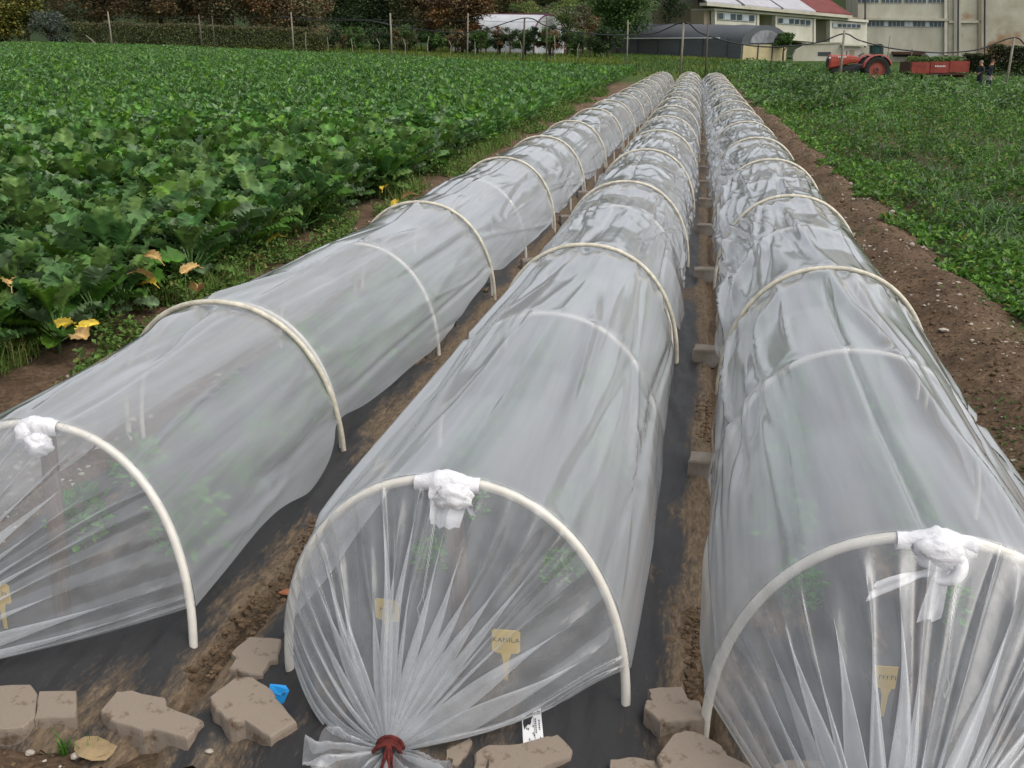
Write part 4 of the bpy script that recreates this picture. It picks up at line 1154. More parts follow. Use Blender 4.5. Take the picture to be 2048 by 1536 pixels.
# ------------------------------------------------------------------ seedlings inside the tunnels
def seedling_mesh(s):
    R = np.random.default_rng(s); n = 190
    th_ = R.uniform(0, 6.28, n); rr = R.random(n)**.7*.075; hh = R.uniform(.01, .17, n)*(1-rr*5)
    p = np.stack([np.cos(th_)*rr, np.sin(th_)*rr, np.abs(hh)], -1)
    v, f, t_ = quads(p, R.uniform(.018, .042, n), .4, pal(n, [(.06, .20, .03), (.09, .24, .04), (.04, .13, .02)], [1, 1, 1], s), .6, .3, s)
    return mesh_np('young_plant', v, f, M_WEED, tint=t_)
seed_me = [seedling_mesh(s) for s in (400, 401, 402)]
R = np.random.default_rng(6)
for i, r in enumerate(ROW):
    for side in (-1, 1):
        y = 2.55
        while y < 6.4:
            x = cx_of(r, y)+side*.19+R.normal(0, .02)
            o = link('young_plant', seed_me[int(R.integers(0, 3))], None, (x, y, .015), (0, 0, R.uniform(0, 6)))
            sc = R.uniform(.75, 1.3)*(1.15 if i == 0 else .9); o.scale = [sc]*3
            tag(o, 'young green plant under the film in the %s side row of the %s tunnel' % (['left', 'right'][side > 0], names[i]), 'young plant', 'young plants inside the %s tunnel, %s row' % (names[i], ['left', 'right'][side > 0]))
            y += R.uniform(.3, .42)

# ------------------------------------------------------------------ posts and the hanging hose
def post(px, ytop, ybase, label, m, depth=None, rad=.055, lean=0, group='posts standing beyond the crops'):
    b = G(px, ybase) if depth is None else Dg(px, depth)
    z = (b-O)@FW; h = (ybase-ytop)*z/FPX/math.cos(PITCH)
    if depth is not None:
        # base sits on the field, top reaches the same sight line
        yb = 768-FPX*((b-O)@UP)/z; h = (yb-ytop)*z/FPX/math.cos(PITCH)
    mb = MB(); mb.tube([[0, 0, -.1], [lean*.5+.01, 0, h*.5], [lean, 0, h]], [rad, rad*.95, rad*.85], 8)
    o = mb.build('field_post', m, None, smooth=True, loc=b); tag(o, label, 'post', group)
    return b+np.array([lean, 0, h])
tops = {}
post(225, 32, 103, 'pale wooden post leftmost before the vine hedge', M_POST, 66)
post(404, 38, 106, 'grey-brown post in front of the vine hedge, left of the brightest one', M_POSTD, 64)
post(430, 40, 104, 'thin dark stick just right of the grey-brown hedge post', M_POSTD, 70, .035)
post(587, 34, 108, 'pale bright post at the right part of the vine hedge', M_POST, 64)
post(783, 37, 120, 'pale post where the black hose begins to droop', M_POST, 58)
post(934, 37, 112, 'crooked pale post at the left end of the white greenhouse', M_POST, 66, .05, .1)
tops[1] = post(1045, 47, 122, 'leaning grey post carrying the crest of the hose before the white greenhouse', M_POSTD, 60, .06, .12)
post(1093, 44, 122, 'thin reddish post at the right end of the white greenhouse', M_POSTD, 68, .05)
post(1254, 50, 126, 'thin grey post in front of the left end of the black net tunnel', M_POST, 62, .045)
tops[2] = post(1363, 57, 148, 'grey post beyond the middle tunnel, holding up the hose', M_POST, 47, .055, .04)
post(1413, 52, 146, 'dark brown thin post beyond the gap before the right tunnel', M_POSTD, 46, .04)
tops[3] = post(1685, 72, 168, 'grey post standing in front of the red tractor', M_POST, 46, .06)
post(1777, 80, 128, 'thin post between tractor and trailer', M_POST, 66, .05)
tops[4] = post(2022, 88, 175, 'grey post at the right edge behind the people', M_POST, 46, .06, .06)
post(1824, 104, 132, 'short dark post behind the left end of the trailer', M_POSTD, 66, .045)
post(1917, 104, 128, 'dark post behind the right end of the trailer', M_POSTD, 66, .06)
tops[0] = D(735, 40, 64)
hp = [D(560, 33, 72), D(640, 40, 70), D(735, 41, 66), D(783, 50, 62), D(850, 60, 61), D(905, 65, 60.5), D(960, 62, 60), tops[1]+[0, 0, .02], D(1090, 51, 58), D(1130, 61, 57), D(1200, 69, 55), D(1250, 70, 52), D(1310, 66, 49), tops[2]+[0, 0, .02], D(1400, 65, 47), D(1455, 83, 46.6), D(1520, 93, 46.4), D(1580, 92, 46.2), D(1640, 84, 46), tops[3]-[0, 0, .15], D(1720, 81, 46), D(1780, 96, 46), D(1850, 104, 46), D(1900, 105, 46), D(1960, 98, 46), tops[4]+[0, 0, .02], D(2060, 97, 46), D(2120, 108, 46)]
hp = np.array(hp); tt = np.arange(len(hp)); ti = np.linspace(0, len(hp)-1, 260)
def crs(p, t):
    i = np.clip(np.floor(t).astype(int), 0, len(p)-2); f = (t-i)[:, None]
    g = lambda k: p[np.clip(i+k, 0, len(p)-1)]
    return .5*((2*g(0))+(-g(-1)+g(1))*f+(2*g(-1)-5*g(0)+4*g(1)-g(2))*f**2+(-g(-1)+3*g(0)-3*g(1)+g(2))*f**3)
tag(MB().tube(crs(hp, ti), .032, 6).build('irrigation_hose', M_HOSE, None, smooth=True), 'long black hose slung in curves along the post tops', 'hose')
hp2 = np.array([D(x, y, 66) for x, y in [(225, 33), (300, 34), (404, 36), (480, 38), (587, 35), (783, 40), (934, 41), (1020, 44), (1093, 43)]])
tag(MB().tube(crs(hp2, np.linspace(0, 8, 90)), .012, 5).build('post_wire', M_HOSE, None, smooth=True), 'thin dark wire strung between the pale posts on the left', 'wire')

# ------------------------------------------------------------------ vegetation behind
def crown(cpx, cy0, cy1, halfw, depth, seed, cols, wts, nclump=26, nper=110, leaf=.16, dens=.55):
    """arrays for a tree or shrub: bottom/top given in picture rows"""
    R = np.random.default_rng(seed)
    b = Dg(cpx, depth); pz = depth/FPX/math.cos(PITCH)
    yb = 768-FPX*((b-O)@UP)/((b-O)@FW)
    z0 = max(0, (yb-cy0))*pz; z1 = (yb-cy1)*pz; hw = halfw*depth/FPX
    cz = (z0+z1)/2; hz = (z1-z0)/2
    pts = []; tn = []
    cols = np.array(cols)
    for k in range(nclump):
        d = R.normal(0, 1, 3); d /= np.linalg.norm(d); rr = R.random()**.45
        c_ = d*rr*np.array([hw, hw*.8, hz])*.85+np.array([0, 0, cz])
        s_ = R.uniform(.2, .42)*min(hw, hz)
        q = R.normal(0, 1, (nper, 3)); q /= np.linalg.norm(q, axis=1)[:, None]; q *= (R.random((nper, 1))**.4)*s_*np.array([1.3, 1.2, .9])
        pts.append(q+c_); base = cols[R.choice(len(cols), p=np.array(wts)/sum(wts))]*R.uniform(.7, 1.3)
        tn.append(np.tile(base, (nper, 1))*R.uniform(.75, 1.25, (nper, 1)))
    pts = np.concatenate(pts); tn = np.concatenate(tn); pts[:, 2] = np.maximum(pts[:, 2], .05)
    v, f, t = quads(pts, R.uniform(.7, 1.4, len(pts))*leaf, -.1, tn, .7, .3, seed+1)
    return b, v, f, t, z0, z1, hw
def tree(name, cpx, cy0, cy1, halfw, depth, seed, cols, wts, label, cat, group=None, trunk=True, **k):
    b, v, f, t, z0, z1, hw = crown(cpx, cy0, cy1, halfw, depth, seed, cols, wts, **k)
    root = empty(name, b, label, cat, group)
    obj('foliage', v, f, M_TREE, root, tint=t)
    R = np.random.default_rng(seed+5)
    mb = MB(); tr = max(.04, min(.16, hw*.09))
    top = z0+(z1-z0)*.75
    mb.tube([[0, 0, -.2], [R.normal(0, .05), 0, top*.4], [R.normal(0, .1), R.normal(0, .1), top]], [tr, tr*.75, tr*.3], 7)
    for j in range(5 if hw > .6 else 3):
        h0 = z0*.6+(top-z0*.6)*R.uniform(.15, .7); a_ = R.uniform(0, 6.28)
        mb.tube([[0, 0, h0], [math.cos(a_)*hw*.35, math.sin(a_)*hw*.35, h0+(z1-h0)*.35], [math.cos(a_)*hw*.65, math.sin(a_)*hw*.6, h0+(z1-h0)*.6]], [tr*.5, tr*.35, tr*.12], 5)
    mb.build('trunk', M_BARK, root, smooth=True)
    return root
BR = [(0.177, 0.125, 0.066), (0.133, 0.106, 0.061), (0.106, 0.115, 0.055), (0.221, 0.125, 0.061)]
OR = [(0.194, 0.102, 0.04), (0.144, 0.093, 0.05), (0.144, 0.111, 0.05), (0.115, 0.119, 0.05)]
DG = [(0.046, 0.078, 0.031), (0.058, 0.098, 0.039), (0.039, 0.058, 0.026)]
MG = [(0.078, 0.143, 0.039), (0.104, 0.182, 0.052), (0.058, 0.104, 0.033)]
LG = [(.14, .20, .06), (.11, .17, .05), (.18, .21, .06)]
YL = [(0.24, 0.204, 0.04), (0.112, 0.128, 0.035), (0.056, 0.085, 0.03)]
GG = [(.16, .19, .16), (.11, .13, .11), (.07, .09, .06)]
big = dict(nclump=70, nper=150, leaf=.27)
spec = [
 ('yellowing_tree', 15, 104, -50, 95, 84, YL, [2, 2, 3], 'tall shrub with yellow autumn leaves at the left edge', 'tree'),
 ('grey_green_shrub', 105, 102, 20, 58, 80, GG, [1, 2, 3], 'grey-green shrub left of the vine hedge', 'shrub'),
 ('brown_tree', 60, 60, -80, 110, 105, BR, [1, 2, 2, 1], 'dull brown tree behind the grey-green shrub', 'tree'),
 ('brown_tree', 200, 70, -80, 110, 100, BR, [2, 2, 2, 1], 'brown leafed tree behind the left part of the vine hedge', 'tree'),
 ('brown_tree', 330, 72, -60, 110, 98, BR, [2, 2, 3, 1], 'brown and olive tree behind the middle of the vine hedge', 'tree'),
 ('brown_tree', 470, 72, -60, 110, 98, BR, [3, 2, 2, 2], 'reddish brown tree behind the right part of the vine hedge', 'tree'),
 ('green_tree', 400, 30, -120, 90, 112, MG, [1, 1, 2], 'mid green tree top above the brown trees', 'tree'),
 ('brown_tree', 590, 80, -60, 90, 96, BR, [3, 2, 1, 2], 'brown tree behind the brightest hedge post', 'tree'),
 ('dark_tree', 690, 85, -90, 85, 104, DG, [1, 1, 1], 'very dark green tree at the middle of the tree line', 'tree'),
 ('dark_tree', 780, 90, -90, 80, 104, DG, [1, 1, 1], 'dark green tree beside the pale hose post', 'tree'),
 ('orange_tree', 860, 90, -60, 75, 98, OR, [1, 1, 2, 2], 'olive and orange autumn tree left of the orange one', 'tree'),
 ('orange_tree', 925, 80, -30, 62, 92, OR, [4, 3, 1, 1], 'bright orange autumn tree at the white greenhouse left end', 'tree'),
 ('orange_tree', 1000, 60, -60, 75, 112, OR, [1, 2, 3, 3], 'brownish autumn tree above the white greenhouse', 'tree'),
 ('light_tree', 1070, 70, 4, 60, 104, LG, [1, 2, 1], 'light green bushy tree behind the white greenhouse', 'tree'),
 ('light_tree', 1135, 85, 4, 48, 100, LG, [1, 2, 1], 'light green shrub right of the white greenhouse ridge', 'tree'),
 ('brown_tree', 1165, 85, 20, 32, 98, BR, [3, 1, 2, 2], 'small brown shrub between light and dark green trees', 'shrub'),
 ('round_green_tree', 1235, 95, -45, 72, 108, MG, [2, 1, 2], 'rounded mid green tree behind the left end of the black net tunnel', 'tree'),
 ('dark_tree', 1335, 62, -12, 42, 112, DG, [1, 1, 1], 'dark evergreen above the black net tunnel', 'tree'),
 ('dark_shrub', 1215, 108, 55, 34, 84, DG, [1, 1, 1], 'dark shrub against the left end of the black net tunnel', 'shrub'),
 ('green_shrub', 1568, 98, 70, 24, 98, MG, [1, 2, 1], 'green bush at the right end of the black net tunnel', 'shrub'),
]
for k, (px, y0, y1, hw, dp, cc, wd_) in enumerate([(650, 104, 58, 30, 92, 'BR', 'brownish'), (705, 104, 55, 34, 96, 'MG', 'green'), (760, 104, 58, 30, 96, 'DG', 'dark'), (815, 104, 56, 34, 94, 'BR', 'brownish'), (870, 104, 60, 34, 92, 'MG', 'green'), (915, 104, 62, 28, 88, 'BR', 'brownish'),
        (955, 105, 66, 32, 88, 'MG', 'green'), (1000, 105, 70, 32, 86, 'DG', 'dark'), (1050, 106, 64, 32, 86, 'MG', 'green'), (1100, 106, 62, 32, 86, 'BR', 'brownish'), (1150, 107, 62, 34, 88, 'MG', 'green'), (1190, 108, 66, 26, 86, 'DG', 'dark'), (300, 100, 70, 60, 90, 'DG', 'dark')]):
    spec.append(('low_shrub', px, y0, y1, hw, dp, {'BR': BR, 'MG': MG, 'DG': DG}[cc], [1, 2, 1]+([1] if cc == 'BR' else []), '%s low shrub, number %s from the left behind the orchard line' % (wd_, ['one', 'two', 'three', 'four', 'five', 'six', 'seven', 'eight', 'nine', 'ten', 'eleven', 'twelve', 'thirteen'][k]) if k < 12 else 'dark low shrub behind the left part of the vine hedge', 'shrub'))
for k, s_ in enumerate(spec):
    kw = dict(big) if s_[4] > 60 else dict(nclump=24, nper=120, leaf=.18)
    tree(s_[0], s_[1], s_[2], s_[3], s_[4], s_[5], 500+k*7, s_[6], s_[7], s_[8], s_[9], 'trees and shrubs behind the field', **kw)
# woods further behind
parts = []
R = np.random.default_rng(91)
for k in range(46):
    px = R.uniform(-120, 1330); dp = R.uniform(120, 165)
    b, v, f, t, *_ = crown(px, 60, R.uniform(-170, -90), R.uniform(60, 100), dp, 900+k, DG+BR+MG, [2, 2, 2, 2, 2, 1, .5, 1, 1, 1], 26, 70, .42)
    parts.append((v+b, f, t))
join('far_woodland', parts, M_TREE, label='dark mixed woodland closing the view behind the tree line', cat='woodland', kind='stuff')
# vine hedge
R = np.random.default_rng(95)
A = Dg(150, 73); B = Dg(650, 78)
n = 26000; u = R.random(n); base = A[None]*(1-u[:, None])+B[None]*u[:, None]
top = 1.95*(.9+.14*fbm(u*22, 0*u, 97))*np.where(u > .93, .8, 1)
h = top*R.random(n)**.75
pp = base+np.stack([R.normal(0, .05, n), R.normal(0, .30, n)*(1-.3*h/2), h], -1)
t = pal(n, [(.13, .15, .05), (.08, .10, .035), (.19, .18, .08), (.05, .055, .025)], [3, 3, 1.5, 2], 98, .3)
t[h > top*.9] = t[h > top*.9]*.5+np.array([.16, .13, .08])*.5
v, f, tt_ = quads(pp, R.uniform(.08, .19, n), -.4, t, .6, .3, 99)
root = empty('vine_hedge', (A+B)/2, 'long hedge of hanging vines on a fence behind the kale field', 'hedge')
c = (A+B)/2
obj('foliage', v-c, f, M_TREE, root, tint=tt_)
mb = MB()
for k in range(14):
    q = A+(B-A)*(k+.5)/14-c; mb.tube([[q[0], q[1], q[2]-.1], [q[0], q[1], q[2]+1.7]], .04, 6)
mb.build('hedge_stems', M_BARK, root)['kind'] = 'stuff'
# leaning pale stick, small white marker
a, b = D(172, 71, 70), D(195, 91, 70)
tag(MB().tube([a, (a+b)/2+[0, 0, .03], b, b-[0, 0, .5]], .035, 6).build('leaning_stick', M_POST), 'pale stick leaning at a slant before the vine hedge', 'stick')
b = D(329, 103, 68); tag(MB().tube([b-[0, 0, .5], b, b+[0, 0, .22], b+[0, 0, .45]], [.09, .09, .06, .015], 7).build('white_marker', M_WHITEW, None, smooth=True), 'small white marker standing in front of the vine hedge', 'marker')
# young orchard between hedge and net tunnel
R = np.random.default_rng(101)
for k in range(26):
    px = 640+k*22.5+R.uniform(-7, 7); dp = R.uniform(78, 96)
    gg = R.choice(3)
    tree('orchard_tree', px, R.uniform(92, 104), R.uniform(50, 66), R.uniform(13, 19), dp, 1200+k*3, [MG, BR, DG][gg]+[(.07, .09, .035)], [2, 2, 1, 1] if gg != 1 else [1, 1, 2, 1, 2],
         '%s tree from the left in the thin orchard line, %s leaved' % (ordn(k), ['green', 'brownish', 'dark'][gg]), 'orchard tree', 'orchard trees left of the net tunnel', nclump=13, nper=75, leaf=.13)
for k in range(12):
    px = 618+k*48+R.uniform(-12, 12); b = Dg(px, R.uniform(72, 80))
    tag(MB().tube([[0, 0, -.1], [R.normal(0, .05), 0, .8], [R.normal(0, .08), 0, R.uniform(1.1, 1.7)]], .03, 6).build('orchard_stake', M_POST, None, loc=b), 'thin pale stake standing among the orchard trees', 'stake', 'thin pale stakes among the orchard trees')
# hedge at the right, behind the people
A = Dg(1930, 92); B = Dg(2120, 84); n = 15000; R = np.random.default_rng(111)
u = R.random(n); c = (A+B)/2
top = np.where(u < .28, 1.7, 2.5)*(.9+.2*fbm(u*8, 0*u, 112)); h = top*R.random(n)**.7
pp = A[None]*(1-u[:, None])+B[None]*u[:, None]+np.stack([R.normal(0, .1, n), R.normal(0, .5, n), h], -1)
v, f, tt_ = quads(pp-c, R.uniform(.1, .24, n), -.1, pal(n, [(.04, .055, .02), (.025, .035, .014), (.09, .09, .03)], [3, 3, 1], 113, .3), .6, .3, 114)
root = empty('dark_hedge', c, 'dark rounded hedge at the right edge behind the people', 'hedge'); obj('foliage', v, f, M_TREE, root, tint=tt_)

# ------------------------------------------------------------------ buildings
class Plane:
    """an upright wall plane through two directions at given depths"""
    def __init__(s, pxa, da, pxb, db):
        s.a = D(pxa, 100, da); s.b = D(pxb, 100, db)
        t_ = s.b-s.a; t_[2] = 0; s.t = t_/np.linalg.norm(t_); s.n = np.array([s.t[1], -s.t[0], 0])   # n faces the camera
        if s.n@(O-s.a) < 0: s.n = -s.n
    def at(s, px, py, out=0.0):
        d = ray(px, py); a = s.a+s.n*out; k = ((a-O)@s.n)/(d@s.n); return O+d*k
    def quad(s, pts, out=0.0): return np.array([s.at(x, y, out) for x, y in pts])
def slab(parent, name, pl, pts, out, thick, m):
    q = pl.quad(pts, out); o = MB().prism(q, -pl.n*thick).build(name, m, parent); return o
def rect(x0, y0, x1, y1, sl=0.0): return [(x0, y0), (x1, y0+(x1-x0)*sl), (x1, y1+(x1-x0)*sl), (x0, y1)]
# big hall
PL = Plane(1732, 150, 2060, 146)
def stain_mat():
    m = mat('rust_stained_render', (.50, .47, .38), .9, .15, col2=(.36, .32, .24), nscale=.3)
    t = m.node_tree; b = t.nodes['Principled BSDF']; src = b.inputs['Base Color'].links[0].from_socket
    tc = t.nodes.new('ShaderNodeTexCoord'); n = t.nodes.new('ShaderNodeTexNoise'); n.inputs['Scale'].default_value = .22; n.inputs['Detail'].default_value = 7
    t.links.new(tc.outputs['Object'], n.inputs['Vector'])
    r = t.nodes.new('ShaderNodeMapRange'); r.inputs[1].default_value = .54; r.inputs[2].default_value = .62; t.links.new(n.outputs[0], r.inputs[0])
    x = t.nodes.new('ShaderNodeMix'); x.data_type = 'RGBA'; x.inputs['B'].default_value = (.32, .20, .12, 1); t.links.new(src, x.inputs['A']); t.links.new(r.outputs[0], x.inputs['Factor']); t.links.new(x.outputs['Result'], b.inputs['Base Color'])
    return m
M_STAIN = stain_mat()
hall = empty('factory_hall', PL.at(1880, 115), 'big cream concrete hall with long window bands and rust stains at top right', 'building')
hc = np.array(hall.location)
class Off(Plane):
    def __init__(s, pl, c): s.a, s.b, s.t, s.n, s.c = pl.a, pl.b, pl.t, pl.n, c
    def quad(s, pts, out=0.0): return np.array([s.at(x, y, out)-s.c for x, y in pts])
PH = Off(PL, hc)
slab(hall, 'wall', PH, rect(1716, -130, 1896, 135), 0, 14, M_CREAM)
slab(hall, 'stained_wall', PH, rect(1896.5, -130, 2150, 135), .25, 14, M_STAIN)
slab(hall, 'roof', PH, rect(1705, -142, 2160, -130.5), .9, 16, M_ROOFG)
def winband(parent, pl, x0, x1, y0, y1, n, sl=0.0, light=(), fr=M_FRAME, out=.0):
    w_ = slab(parent, 'window', pl, [(x0, y0), (x1, y0+(x1-x0)*sl), (x1, y1+(x1-x0)*sl), (x0, y1)], out+.08, .3, fr)
    for k in range(n):
        a = x0+(x1-x0)*(k+.10)/n; b = x0+(x1-x0)*(k+.90)/n
        ya = (a-x0)*sl
        slab(w_, 'pane', pl, [(a, y0+1.2+ya), (b, y0+1.2+ya), (b, y1-1.2+ya), (a, y1-1.2+ya)], out+.12, .06, M_GLASSL if k in light else M_GLASSD)
    return w_
winband(hall, PH, 1735, 1892, 41, 53, 19, .010, (4, 9, 10, 14))
for a, b in ((1714, 1758), (1763, 1804), (1809, 1853), (1857, 1897)): winband(hall, PH, a, b, -8, 6, 5)
slab(hall, 'cornice', PH, rect(1730, 35, 1896, 40, .01), .6, .6, M_CREAM)
slab(hall, 'ledge', PH, rect(1898, 41, 1964, 46, .0), .5, .3, M_CREAM)
slab(hall, 'pilaster', PH, rect(1889, -100, 1895, 110), .45, .5, M_WHITEW)
slab(hall, 'pilaster', PH, rect(1908, -100, 1922, 122), .55, .5, M_CREAM)
slab(hall, 'pilaster', PH, rect(1957, -100, 1963, 112), .5, .5, M_SHADE)
for (x, yb) in ((1917, 128), (1970, 140), (1731, 95)):
    a = PL.at(x, -100, .9)-hc; b = PL.at(x-1, yb, .9)-hc; MB().tube([a, (a+b)/2, b], .13, 6).build('drainpipe', M_DARK, hall)
slab(hall, 'lower_door', PH, rect(1853, 106, 1878, 122), .35, .3, M_FRAME)
slab(hall, 'awning', PH, rect(1786, 103, 1850, 108, .02), 1.4, 1.3, M_RUST)
slab(hall, 'lower_opening', PH, rect(1786, 109, 1850, 113, .02), .1, .15, M_DARK)
# wing with roof sheets
PW0 = Plane(1405, 122, 1738, 148)
wing = empty('office_wing', PW0.at(1560, 100), 'low cream wing raised on piers under a grey and red sheet roof', 'building')
wc = np.array(wing.location); PW = Off(PW0, wc)
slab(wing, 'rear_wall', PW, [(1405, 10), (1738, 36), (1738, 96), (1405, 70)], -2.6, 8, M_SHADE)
slab(wing, 'left_bay', PW, [(1434, 20), (1514, 26), (1514, 54), (1434, 50)], 0, 2.8, M_WHITEW)
slab(wing, 'middle_bay', PW, [(1554, 31), (1627, 38), (1627, 84), (1554, 78)], 0, 2.8, M_WHITEW)
slab(wing, 'right_bay', PW, [(1663, 41), (1734, 46), (1734, 92), (1663, 88)], 0, 2.8, M_WHITEW)
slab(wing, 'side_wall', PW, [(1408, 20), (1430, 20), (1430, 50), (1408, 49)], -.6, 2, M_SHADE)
slab(wing, 'beam', PW, [(1428, 16.5), (1737, 40), (1737, 45), (1428, 20.5)], .35, 3.4, M_WHITEW)
for x, y0, y1 in ((1430, 19, 60), (1515, 27, 88), (1551, 31, 88), (1628, 38, 95), (1660, 41, 95)):
    slab(wing, 'pier', PW, rect(x, y0, x+3.5, y1), .2, .6, M_WHITEW)
winband(wing, PW, 1436, 1510, 25, 39, 6, .07, (1, 4), out=.05)
winband(wing, PW, 1556, 1622, 35.5, 47, 6, .07, (1,), out=.05)
winband(wing, PW, 1666, 1722, 46, 55, 6, .03, (0,), out=.05)
slab(wing, 'fascia', PW, [(1414, 5), (1705, 31), (1705, 37), (1414, 11)], 1.0, 1.1, M_CREAM)
e = lambda px: PW0.at(px, 5+(px-1414)*.0895, .9)-wc
back = -PW0.n*11+np.array([0, 0, 6.0])
for a, b, m in ((1414, 1483, M_ROOFG), (1490, 1562, M_ROOFG), (1567, 1632, M_ROOFG), (1633, 1704, M_ROOFR)):
    MB().prism([e(a), e(b), e(b)+back, e(a)+back], (0, 0, .15)).build('roof_sheet', m, wing)
for a, b in ((1483.5, 1489.5), (1562.5, 1566.5)):
    MB().prism([e(a)-[0, 0, .1], e(b)-[0, 0, .1], e(b)+back-[0, 0, .1], e(a)+back-[0, 0, .1]], (0, 0, .1)).build('roof_gap_strip', M_DARK, wing)
# white tower block left of the wing
PT = Plane(1340, 136, 1412, 136)
tb = empty('white_block', PT.at(1375, 90), 'plain white block with a grey side wall left of the office wing', 'building'); tc_ = np.array(tb.location); PT_ = Off(PT, tc_)
slab(tb, 'wall', PT_, rect(1345, -90, 1396, 110), 0, 9, M_WHITEW)
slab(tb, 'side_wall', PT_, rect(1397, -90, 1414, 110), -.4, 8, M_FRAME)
slab(tb, 'roof', PT_, rect(1343, -94, 1416, -90.3), .3, 10, M_ROOFG)
# grey flat building behind the light trees
PG = Plane(1020, 150, 1180, 150)
gb = empty('grey_shed', PG.at(1100, 90), 'flat grey building just showing above the light green trees', 'building'); gc = np.array(gb.location); PG_ = Off(PG, gc)
slab(gb, 'wall', PG_, rect(1000, -60, 1084, 100), 0, 8, M_ROOFG); slab(gb, 'side_wall', PG_, rect(1085, -60, 1172, 100), -.3, 8, M_WHITEW); slab(gb, 'roof', PG_, rect(1080, -3, 1176, -.5), .6, 1.0, M_MAROON)
# low structures in front of the hall
PK = Plane(1580, 112, 1730, 112)
lw_ = empty('low_wall', PK.at(1640, 110), 'sloping low white wall with a dark opening below the office wing', 'wall'); lc = np.array(lw_.location); PK_ = Off(PK, lc)
slab(lw_, 'wall', PK_, [(1586, 112), (1592, 100), (1612, 89), (1684, 86), (1684, 122), (1586, 122)], 0, .5, M_CREAM)
slab(lw_, 'opening', PK_, rect(1636, 104, 1662, 112), .03, .1, M_DARK)
slab(lw_, 'coping', PK_, rect(1612, 86, 1684, 88.5, -.03), .12, 1.6, M_CREAM)
ks = empty('pink_hut', PK.at(1705, 112), 'small pinkish hut with a flat roof left of the dark green bin', 'hut'); kc = np.array(ks.location); PKS = Off(PK, kc)
slab(ks, 'wall', PKS, rect(1687, 92, 1721, 122), .2, 3, M_PINK); slab(ks, 'roof', PKS, rect(1684, 89, 1728, 92, .02), .6, 3.6, M_CREAM); slab(ks, 'door', PKS, rect(1700, 100, 1709, 121), .25, .1, M_SHADE)
gbn = empty('green_bin', PK.at(1756, 105), 'dark green box raised behind the tractor roll bar', 'box'); bc = np.array(gbn.location); PB_ = Off(PK, bc)
slab(gbn, 'box_body', PB_, rect(1746, 92, 1767, 110), 1, 1.2, M_GREENB); slab(gbn, 'box_lid', PB_, rect(1745, 90.5, 1768, 92), 1.1, 1.4, M_GREENB); slab(gbn, 'box_leg', PB_, rect(1754, 110, 1758, 124), .7, .3, M_GREENB)

# black net tunnel: half barrel along its own axis, open end at the right
def barrel(cl, cr, halfw, h, n=14, eave=.0):
    """cl, cr ground centres of both ends"""
    ax = cr-cl; ax[2] = 0; L = np.linalg.norm(ax); ax = ax/L; sd_ = np.array([ax[1], -ax[0], 0])
    a = np.linspace(0, math.pi, n)
    ring = [(-halfw, 0)]+[(-halfw*math.cos(t), eave+(h-eave)*math.sin(t)) for t in a]+[(halfw, 0)]
    return ax, sd_, ring, L
cl, cr = Dg(1262, 118), Dg(1528, 98)
ax, sd_, ring, L = barrel(cl.copy(), cr.copy(), 2.9, 3.4, 14, 1.7)
nt_root = empty('net_tunnel', cl, 'long hoop house covered in black shade net with a beige end door', 'hoop house')
V = []
for t in np.linspace(0, 1, 16):
    for (a, b) in ring: V.append((cr-cl)*t+sd_*a+np.array([0, 0, b*(1+.012*math.sin(t*60))]))
obj('net_cover', np.array(V), grid_faces(16, len(ring)), M_NET, nt_root, smooth=True)
mb = MB(); mb.prism([sd_*a+np.array([0, 0, b]) for a, b in ring], ax*.06); mb.build('rear_end_net', M_NET, nt_root)
es = cr-cl
def endpt(a, b, o=0): return es+sd_*a+np.array([0, 0, b])+ax*o
sgn = 1 if (sd_@(O-cl)) > 0 else -1
MB().prism([endpt(a, b, .02) for a, b in ring], ax*.05).build('end_net', M_NET, nt_root)
MB().prism([endpt(-2.7, 0, .1), endpt(2.7, 0, .1), endpt(2.7, 1.6, .1), endpt(-2.7, 1.6, .1)], ax*.05).build('end_board', M_OLIVE, nt_root)
for k in (-.9, .9): MB().prism([endpt(k-.06, 0, .17), endpt(k+.06, 0, .17), endpt(k+.06, 1.6, .17), endpt(k-.06, 1.6, .17)], ax*.05).build('end_post', M_DARK, nt_root)
MB().prism([endpt(-1.9, 1.75, .1)]+[endpt(1.9*-math.cos(t), 1.75+1.2*math.sin(t), .1) for t in np.linspace(.1, math.pi-.1, 9)]+[endpt(1.9, 1.75, .1)], ax*.05).build('white_gable_sheet', M_GABLE, nt_root)
a0 = sd_*(2.93*sgn)+np.array([0, 0, 1.72])
MB().tube([a0+ax*.3, a0+ax*L*.45, a0+ax*L*.86], .07, 6).build('white_rail', M_GHW, nt_root)
for k in range(6):
    a1 = sd_*(2.97*sgn)+ax*(L*(k+.5)/6); MB().tube([a1, a1+[0, 0, 1.7]], .05, 5).build('net_post', M_DARK, nt_root)
# white greenhouse
cl, cr = Dg(938, 106), Dg(1098, 101)
ax, sd_, ring, L = barrel(cl.copy(), cr.copy(), 3.0, 3.75, 14, 1.6)
wg = empty('white_greenhouse', cl, 'white sheeted hoop greenhouse with a maroon ridge line among the autumn trees', 'greenhouse')
V = []
for t in np.linspace(0, 1, 12):
    for (a, b) in ring: V.append((cr-cl)*t+sd_*a+np.array([0, 0, b]))
obj('roof_sheet', np.array(V), grid_faces(12, len(ring)), M_GHW, wg, smooth=True)
MB().prism([(cr-cl)+sd_*a+np.array([0, 0, b]) for a, b in ring], ax*.05).build('gable', M_GHW, wg)
MB().prism([sd_*a+np.array([0, 0, b]) for a, b in ring], -ax*.05).build('gable', M_GHW, wg)
MB().tube([[0, 0, 3.79], (cr-cl)/2+[0, 0, 3.79], (cr-cl)+[0, 0, 3.79]], .07, 6).build('ridge_trim', M_MAROON, wg)
